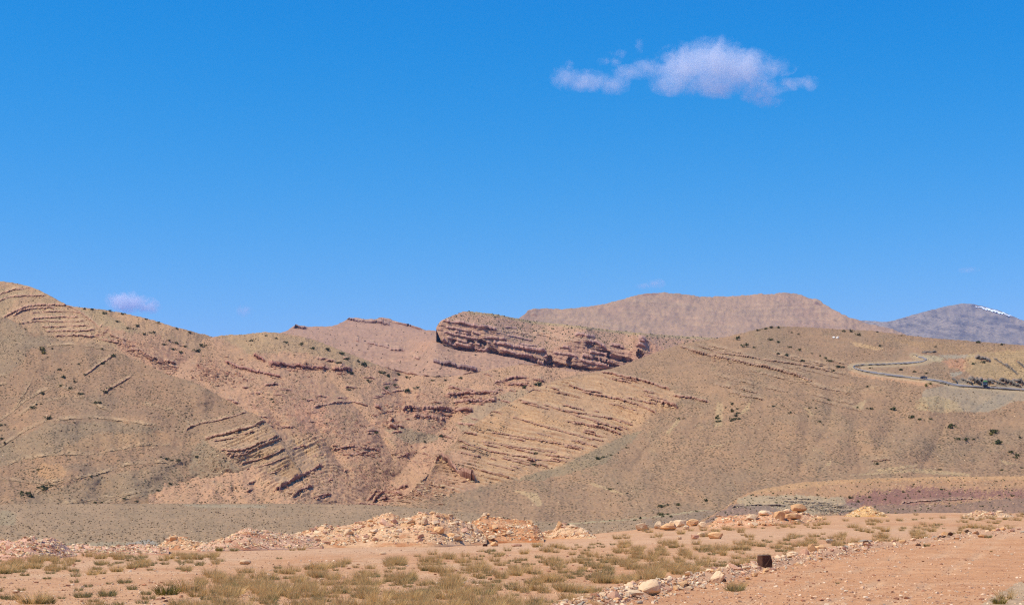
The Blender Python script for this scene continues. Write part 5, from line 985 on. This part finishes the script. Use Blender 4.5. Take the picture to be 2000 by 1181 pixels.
# ------------------------------------------------------------------ shrubs on the hills
def shrub_mesh(seed, mat):
    """leafy cushion: many small leaf faces through a low dome, with stems"""
    r = np.random.default_rng(seed); V, Fs = [], []; cl_ = r.normal(0, 0.22, (6, 3)); cl_[:, 2] = np.abs(cl_[:, 2]) * 0.8 + 0.12
    for k in range(110):
        c = cl_[r.integers(0, 6)] + r.normal(0, 0.14, 3); c[2] = max(0.02, c[2]); d1 = r.normal(size=3); d1 /= np.linalg.norm(d1); d2 = np.cross(d1, r.normal(size=3)); d2 /= np.linalg.norm(d2); s_ = r.uniform(0.09, 0.18)
        i0 = len(V); V += [c + d1 * s_, c - d1 * s_ * 0.4 + d2 * s_ * 0.7, c - d1 * s_ * 0.4 - d2 * s_ * 0.7]; Fs.append([i0, i0 + 1, i0 + 2])
    for k in range(5):
        i0 = len(V); t_ = cl_[k]; V += [np.array([-0.02, 0, -0.1]), np.array([0.02, 0, -0.1]), t_]; Fs.append([i0, i0 + 1, i0 + 2])
    return mesh_np('shrub', np.array(V), np.array(Fs), 3, mat, False)
M_SHRUB = plain_mat('shrub_leaf', (78, 80, 40), 0.8, 0.1); M_SHRUBY = plain_mat('yellow_shrub_leaf', (122, 112, 44), 0.8, 0.1)
SHRUBS = [shrub_mesh(i, M_SHRUB) for i in range(6)]; SHRUBY = [shrub_mesh(30 + i, M_SHRUBY) for i in range(2)]
def shrubs(L, pts, label, group, yellow=False):
    for rank, (u, v, wpx) in enumerate(sorted(pts)):
        p = L.at(u, v + wpx * 0.2); o = bpy.data.objects.new('shrub', random.choice(SHRUBY if yellow else SHRUBS)); COL.objects.link(o)
        s_ = wpx * p[1] / F * 1.15; o.location = p; o.scale = (s_, s_, s_ * random.uniform(0.7, 1.0)); o.rotation_euler = (0, 0, random.uniform(0, 6.28)); tag(o, label + ', ' + rank_words(rank, len(pts)), 'shrub', group)
shrubs(LEFTF, [(62, 796, 10), (72, 790, 6), (81, 788, 4), (97, 817, 12), (146, 824, 5), (176, 817, 4), (195, 785, 9), (187, 786, 8), (2, 830, 6), (10, 830, 5), (4, 856, 8), (10, 864, 7), (25, 862, 4), (75, 917, 6), (64, 921, 5), (178, 929, 6), (191, 929, 4), (84, 768, 9), (119, 752, 8), (138, 759, 7), (160, 768, 9), (206, 765, 9), (215, 759, 8), (201, 709, 9), (166, 731, 6), (123, 735, 9), (117, 721, 7), (145, 745, 7), (154, 710, 5), (199, 681, 7), (221, 695, 10), (102, 680, 6)], "dark green shrub on the upper left spur", 'shrubs on the left spur')
shrubs(LEFTF, [(75, 951, 6), (86, 953, 14), (98, 948, 8), (109, 950, 4), (42, 960, 7), (53, 964, 14), (60, 969, 12), (48, 970, 4)], "dark green shrub in the clump low on the left spur", 'shrub clump low on the left spur')
shrubs(LEFTF, [(187, 981, 6), (198, 981, 6), (243, 974, 6), (267, 979, 7), (309, 957, 6), (325, 960, 6), (332, 945, 7), (343, 952, 9), (353, 952, 6), (344, 965, 10), (358, 967, 8), (368, 972, 7), (376, 977, 6), (383, 980, 9), (428, 968, 8), (431, 980, 7), (498, 953, 5), (315, 891, 6), (327, 896, 8), (337, 898, 5), (348, 899, 7), (384, 891, 7)], "dark green shrub along the left spur's foot", 'shrubs at the foot of the left spur')
shrubs(LEFTF, [(86, 681, 12), (88, 689, 9)], 'yellow-green shrub on the crest of the left spur', 'yellow-green shrubs on the left spur', True)
shrubs(LEFTB, [(46, 644, 8), (38, 633, 6), (4, 622, 6), (386, 685, 12), (394, 675, 10), (346, 670, 10), (352, 688, 8), (376, 721, 9), (386, 708, 12), (401, 698, 10), (360, 676, 8), (330, 664, 7), (300, 650, 8), (270, 636, 8), (250, 640, 7), (282, 652, 7), (230, 628, 7), (205, 612, 8), (165, 603, 6), (180, 604, 7), (215, 607, 6), (240, 613, 7), (285, 623, 7), (310, 630, 7), (345, 642, 6), (370, 648, 7), (320, 672, 8), (340, 682, 8)], 'grey-green shrub on the ridge of the left hill', 'shrubs on the left hill ridge')
shrubs(RAV, [(640, 684, 9), (668, 690, 12), (711, 712, 14), (688, 729, 10), (795, 737, 8), (748, 727, 12), (759, 734, 10), (779, 731, 8), (754, 758, 10), (796, 763, 12), (816, 758, 9), (683, 761, 7), (530, 779, 7), (534, 784, 6), (638, 826, 5), (863, 851, 10), (830, 862, 6), (871, 861, 5), (734, 845, 8), (622, 868, 5), (660, 708, 9), (676, 700, 9), (700, 706, 8), (590, 672, 8), (560, 668, 7), (540, 660, 6), (610, 680, 8), (490, 664, 7), (520, 655, 6), (845, 742, 7), (870, 742, 6), (900, 738, 7), (720, 745, 8), (770, 752, 9)], 'green shrub on the pink hillside above the ravine', 'shrubs on the ravine hillside')
shrubs(RAV, [(1051, 750, 14), (1024, 756, 10), (1103, 750, 6)], 'green shrub below the cliff, above the banded slope', 'shrubs under the cliff')
shrubs(RIGHT, [(1535, 694, 9), (1520, 690, 8), (1567, 703, 12), (1562, 684, 8), (1543, 678, 6), (1585, 690, 5), (1622, 704, 9), (1612, 699, 6), (1602, 694, 5), (1637, 715, 10), (1626, 723, 7), (1645, 716, 6), (1546, 649, 4), (1560, 653, 4), (1505, 663, 8), (1520, 667, 8), (1442, 662, 10), (1457, 675, 12), (1472, 678, 6), (1480, 645, 8), (1493, 641, 8), (1505, 640, 8), (1520, 640, 7)], "dark shrub on the right hill's upper left shoulder", 'shrubs on the right hill shoulder')
shrubs(RIGHT, [(1678, 653, 9), (1718, 676, 6), (1759, 655, 5), (1828, 677, 5), (1909, 668, 9), (1955, 673, 7), (1713, 648, 5), (1648, 646, 6), (1662, 646, 8), (1693, 754, 6), (1900, 710, 8), (1920, 706, 8), (1760, 722, 8), (1785, 725, 7), (1810, 728, 7), (1700, 718, 5)], 'small dark shrub near the winding road', 'shrubs near the road')
shrubs(RIGHT, [(1618, 780, 6), (1510, 793, 7), (1527, 791, 4), (1544, 805, 7), (1580, 796, 6), (1594, 796, 4), (1602, 823, 6), (1674, 795, 6), (1699, 798, 8), (1744, 799, 11), (1779, 814, 10), (1795, 818, 8), (1818, 817, 7), (1856, 833, 14), (1872, 856, 8), (1886, 858, 9), (1901, 856, 6), (1713, 906, 8), (1833, 917, 6), (1956, 918, 6), (1192, 954, 7), (1225, 963, 5), (1206, 944, 4), (1068, 958, 4), (1168, 894, 12), (1179, 892, 6), (1194, 888, 5), (1208, 884, 4), (1223, 874, 5), (1325, 817, 6), (1335, 817, 4), (1046, 885, 8), (1043, 906, 8)], "lone dark green shrub on the right hill's smooth face", 'scattered shrubs on the right hill')
shrubs(RIGHT, [(1402, 811, 6), (1399, 816, 9), (1401, 822, 9), (1430, 789, 7), (1417, 795, 5), (1440, 797, 6), (1430, 803, 9), (1439, 806, 7), (1438, 812, 9), (1434, 818, 10), (1428, 821, 8), (1444, 818, 6)], "green shrub in the tight clump on the right hill", 'shrub clump on the right hill')
shrubs(RIGHT, [(1942, 842, 18), (1950, 864, 17), (1974, 882, 10), (1986, 888, 8), (1992, 853, 7), (1986, 893, 9), (1996, 913, 5)], "dark green shrub in the gully at the right edge", 'shrubs in the right-hand gully')
shrubs(RIGHT, [(1937, 847, 10), (1807, 752, 8), (1817, 749, 6)], "yellow-green shrub on the right hill", 'yellow-green shrubs on the right hill', True)
shrubs(BANK, [(1697, 970, 6), (1727, 974, 5), (1795, 960, 5), (1840, 955, 7), (1764, 960, 5), (1595, 967, 6), (1675, 979, 7), (1853, 987, 5), (1952, 967, 5), (1978, 968, 6), (1918, 988, 5), (1767, 973, 4), (1556, 972, 5), (1612, 972, 4), (1659, 972, 8)], 'dark shrub on the red and purple bank', 'shrubs on the red bank')
shrubs(PLAIN, [(1292, 1004, 10), (1304, 1003, 7), (1251, 1012, 7), (1239, 1015, 5), (1358, 998, 5), (1295, 1008, 6), (1310, 1008, 7), (1190, 1016, 5), (1110, 1023, 5), (1074, 1024, 4), (978, 1012, 9), (993, 1013, 4)], "green shrub along the foot track by the plain", 'shrubs by the foot track')
shrubs(RIGHT, [(1292, 989, 10), (1304, 986, 7), (1323, 985, 8), (1380, 976, 10)], 'bright green shrub at the foot of the right hill', 'shrubs at the foot of the right hill')

# two small white mounds high on the right hill
for k, (u, wpx, lb) in enumerate(((1627, 8, 'left one of two small white mounds high on the right hill'), (1636, 6, 'right one of two small white mounds high on the right hill'))):
    p = RIGHT.at(u, 661); o = link('white_mound', boulder(300 + k, wpx * p[1] / F, 2.0, 2.2, plain_mat('white_mound', (236, 228, 208), 0.8), rnd=0.8)); o.location = p + np.array([0, 0, 0.5]); tag(o, lb, 'mound', 'white mounds on the right hill')

# ------------------------------------------------------------------ vehicles on the road
def box(bm, c, s, taper=None):
    r = bmesh.ops.create_cube(bm, size=1)['verts']
    for v in r:
        k = 1.0
        if taper and v.co.z > 0: v.co.x *= taper[0]; v.co.y *= taper[1]
        v.co = Vector((c[0] + v.co.x * s[0], c[1] + v.co.y * s[1], c[2] + v.co.z * s[2]))
    return r
def part(name, parent, mat, fn, bev=0.0):
    bm = bmesh.new(); fn(bm)
    if bev: bmesh.ops.bevel(bm, geom=bm.edges[:], offset=bev, segments=2, affect='EDGES', clamp_overlap=True)
    me = bpy.data.meshes.new(name); bm.to_mesh(me); bm.free(); me.materials.append(mat); return link(name, me, parent)
def wheel(parent, x, y, r, w_):
    def fn(bm): bmesh.ops.create_cone(bm, cap_ends=True, segments=18, radius1=r, radius2=r, depth=w_, matrix=Matrix.Rotation(R(90), 4, 'Y'))
    def fr(bm): bmesh.ops.create_cone(bm, cap_ends=True, segments=12, radius1=r * 0.55, radius2=r * 0.55, depth=w_ + 0.02, matrix=Matrix.Rotation(R(90), 4, 'Y'))
    o = part('wheel', parent, M_TYRE, fn); o.location = (x, y, r); rim = part('rim', o, M_RIM, fr)
M_TYRE = plain_mat('tyre_rubber', (34, 33, 32), 0.9); M_RIM = plain_mat('wheel_rim', (150, 150, 150), 0.4, 0.5, 0.6); M_GLASS = plain_mat('dark_window_glass', (28, 36, 44), 0.1, 0.6); M_CARP = plain_mat('dark_car_paint', (34, 38, 52), 0.3, 0.5); M_TRK = plain_mat('dark_blue_truck_paint', (40, 62, 84), 0.4, 0.5); M_TARP = plain_mat('green_tarpaulin', (92, 158, 76), 0.7, 0.2); M_LAMP = plain_mat('headlight_glass', (220, 220, 210), 0.2, 0.6); M_BLK = plain_mat('black_plastic', (26, 26, 26), 0.6)
def road_pt(u):
    k = int(np.argmin(np.abs(cl[:110, 0] - u) )); q = ROADG[k].mean(0); d_ = ROADG[min(k + 1, len(ROADG) - 1)].mean(0) - ROADG[k - 1].mean(0); return q, math.atan2(d_[1], d_[0])
q, a = road_pt(1924); tr = bpy.data.objects.new('truck', None); COL.objects.link(tr); tr.location = (q[0], q[1], q[2] + 0.05); tr.rotation_euler = (0, 0, R(160)); tag(tr, 'dark blue truck with a green tarpaulin load driving on the road', 'truck')
# front of the truck faces +Y of its own axes
part('chassis', tr, M_BLK, lambda bm: box(bm, (0, -0.8, 0.75), (2.0, 7.0, 0.3)))
cab = part('cab', tr, M_TRK, lambda bm: box(bm, (0, 2.0, 1.75), (2.4, 1.8, 1.9), (0.95, 0.86)), 0.1); part('windscreen', cab, M_GLASS, lambda bm: box(bm, (0, 2.82, 2.2), (2.0, 0.12, 0.7)))
for sx in (-1, 1): part('side_window', cab, M_GLASS, lambda bm: box(bm, (sx * 1.17, 2.1, 2.2), (0.06, 0.9, 0.6))); part('headlight', cab, M_LAMP, lambda bm: box(bm, (sx * 0.85, 2.93, 1.1), (0.35, 0.08, 0.2)))
part('bumper', tr, M_BLK, lambda bm: box(bm, (0, 2.98, 0.7), (2.4, 0.2, 0.35)), 0.04); part('cargo_bed', tr, M_TRK, lambda bm: box(bm, (0, -1.7, 1.5), (2.45, 5.2, 1.1)), 0.03)
part('tarpaulin', tr, M_TARP, lambda bm: box(bm, (0, -1.6, 2.75), (2.5, 5.3, 1.5), (0.72, 0.95)), 0.2)
for y_ in (2.0, -2.2, -3.4):
    for sx in (-1, 1): wheel(tr, sx * 1.05, y_, 0.5, 0.32)
q, a = road_pt(1803); ca = bpy.data.objects.new('car', None); COL.objects.link(ca); ca.location = (q[0], q[1], q[2] + 0.05); ca.rotation_euler = (0, 0, a + R(90)); tag(ca, 'small dark car on the road left of the truck', 'car')
part('body', ca, M_CARP, lambda bm: box(bm, (0, 0, 0.68), (1.75, 4.2, 0.6), (0.94, 0.97)), 0.1); cabn = part('cabin', ca, M_CARP, lambda bm: box(bm, (0, -0.25, 1.22), (1.6, 2.3, 0.55), (0.82, 0.72)), 0.08)
part('windscreen', cabn, M_GLASS, lambda bm: box(bm, (0, 0.72, 1.2), (1.3, 0.2, 0.38))); part('rear_window', cabn, M_GLASS, lambda bm: box(bm, (0, -1.22, 1.2), (1.3, 0.2, 0.36)))
for sx in (-1, 1): part('side_window', cabn, M_GLASS, lambda bm: box(bm, (sx * 0.74, -0.25, 1.22), (0.1, 1.7, 0.34))); part('headlight', ca, M_LAMP, lambda bm: box(bm, (sx * 0.62, 2.08, 0.72), (0.35, 0.1, 0.16)))
for y_ in (1.3, -1.3):
    for sx in (-1, 1): wheel(ca, sx * 0.78, y_, 0.32, 0.2)

# ------------------------------------------------------------------ clouds
def cloud(label, blobs, dist, dens, noise_px, wisp=1.0, thick=1.0):
    """thin cloud: a volume inside a lumpy hull; blobs = (u, v, half width, half height, weight) as seen from the terrace"""
    k = dist / F; bm = bmesh.new(); info = []
    cu = sum(b_[0] for b_ in blobs) / len(blobs); cv = sum(b_[1] for b_ in blobs) / len(blobs); C0 = W(np.array(cu), np.array(cv), np.array(float(dist)))
    for (u, v, ru, rv, wt) in blobs:
        c = W(np.array(u), np.array(v), np.array(float(dist))) - C0; r3_ = (ru * k, (ru * 0.5 + rv * 0.6) * k * thick, rv * k); info.append((c, r3_, wt))
        m = Matrix.Translation(c) @ Matrix.Diagonal((r3_[0] * 1.3, r3_[1] * 1.3, r3_[2] * 1.3, 1)); bmesh.ops.create_icosphere(bm, subdivisions=3, radius=1, matrix=m)
    me = bpy.data.meshes.new('cloud'); bm.to_mesh(me); bm.free(); o = link('cloud', me); o.location = C0
    rm = o.modifiers.new('remesh', 'REMESH'); rm.mode = 'VOXEL'; rm.voxel_size = max(12.0, 3.0 * k)
    m = bpy.data.materials.new('cloud_vapour'); m.use_nodes = True; t = m.node_tree; t.nodes.clear(); tc = t.nodes.new('ShaderNodeTexCoord')
    n1 = N(t, 'ShaderNodeTexNoise', Scale=1 / (noise_px * k), Detail=8.0, Roughness=0.66, Distortion=0.9); t.links.new(tc.outputs['Object'], n1.inputs['Vector'])
    acc = None
    for c, r3_, wt in info:
        a1 = t.nodes.new('ShaderNodeVectorMath'); a1.operation = 'SUBTRACT'; t.links.new(tc.outputs['Object'], a1.inputs[0]); a1.inputs[1].default_value = c
        a2 = t.nodes.new('ShaderNodeVectorMath'); a2.operation = 'DIVIDE'; t.links.new(a1.outputs[0], a2.inputs[0]); a2.inputs[1].default_value = r3_
        a3 = t.nodes.new('ShaderNodeVectorMath'); a3.operation = 'LENGTH'; t.links.new(a2.outputs[0], a3.inputs[0])
        fall = math2(t, 'MULTIPLY', math2(t, 'SUBTRACT', 1.25, a3.outputs['Value']), wt); acc = fall if acc is None else math2(t, 'MAXIMUM', acc, fall)
    n2 = N(t, 'ShaderNodeTexNoise', Scale=1 / (noise_px * 0.3 * k), Detail=6.0, Roughness=0.6, Distortion=1.4); t.links.new(tc.outputs['Object'], n2.inputs['Vector'])
    d0 = math2(t, 'ADD', acc, math2(t, 'MULTIPLY', math2(t, 'SUBTRACT', n1.outputs[0], 0.5), 3.4 * wisp)); d0 = math2(t, 'ADD', d0, math2(t, 'MULTIPLY', math2(t, 'SUBTRACT', n2.outputs[0], 0.52), 2.2 * wisp))
    dd = math2(t, 'MULTIPLY', ramp(t, d0, 0.1, 1.1), dens)
    vp = t.nodes.new('ShaderNodeVolumePrincipled'); vp.inputs['Color'].default_value = (0.93, 0.965, 1.0, 1); vp.inputs['Anisotropy'].default_value = 0.0; t.links.new(dd, vp.inputs['Density'])
    mo = t.nodes.new('ShaderNodeOutputMaterial'); t.links.new(vp.outputs[0], mo.inputs['Volume']); me.materials.append(m); m.volume_intersection_method = 'FAST' if hasattr(m, 'volume_intersection_method') else None
    m.cycles.volume_step_rate = 0.12
    return tag(o, label, 'cloud')
cloud('large ragged white cloud high in the blue sky, right of centre', [(1106, 152, 28, 20, 1), (1145, 158, 45, 17, 1), (1195, 164, 34, 17, 1), (1112, 130, 9, 14, 0.8), (1235, 142, 42, 11, 0.8), (1272, 130, 36, 14, 0.9), (1340, 130, 58, 38, 1.2), (1392, 124, 66, 42, 1.3), (1440, 136, 64, 36, 1.2), (1320, 164, 48, 19, 1), (1395, 166, 70, 20, 1.1), (1505, 132, 42, 16, 0.9), (1488, 178, 42, 20, 0.9), (1500, 196, 26, 13, 0.7), (1580, 162, 16, 14, 0.6), (1530, 165, 50, 8, 0.5), (1205, 106, 18, 7, 0.5), (1190, 120, 20, 8, 0.5), (1248, 92, 8, 14, 0.45)], 12000, 0.0052, 42)
cloud('small white cloud low over the left hill', [(255, 592, 44, 15, 1), (240, 586, 30, 15, 1.1), (285, 600, 25, 11, 0.9), (256, 578, 16, 10, 0.8)], 24000, 0.0085, 30)
cloud('faint little cloud low in the sky left of centre', [(478, 606, 15, 11, 0.8)], 24000, 0.0040, 18)
cloud('faint little cloud just above the long bare mountain', [(1280, 554, 17, 9, 0.8), (1260, 558, 20, 5, 0.6)], 24000, 0.0050, 16)
cloud('faintest little cloud at the far right above the snowy mountain', [(1892, 527, 18, 6, 0.7)], 24000, 0.0035, 14)

# ------------------------------------------------------------------ haze
M_HAZE = bpy.data.materials.new('valley_haze'); M_HAZE.use_nodes = True; t = M_HAZE.node_tree; t.nodes.clear()
pv = t.nodes.new('ShaderNodeVolumePrincipled'); mo = t.nodes.new('ShaderNodeOutputMaterial'); t.links.new(pv.outputs[0], mo.inputs['Volume'])
pv.inputs['Color'].default_value = (0.26, 0.53, 1.0, 1); pv.inputs['Density'].default_value = 2.7e-5; pv.inputs['Anisotropy'].default_value = 0.0
bm = bmesh.new(); bmesh.ops.create_cube(bm, size=1); me = bpy.data.meshes.new('haze'); bm.to_mesh(me); bm.free(); me.materials.append(M_HAZE)
hz = tag(link('haze', me), kind='stuff'); hz.scale = (16000, 17000, 3300); hz.location = (0, 8000, 50)
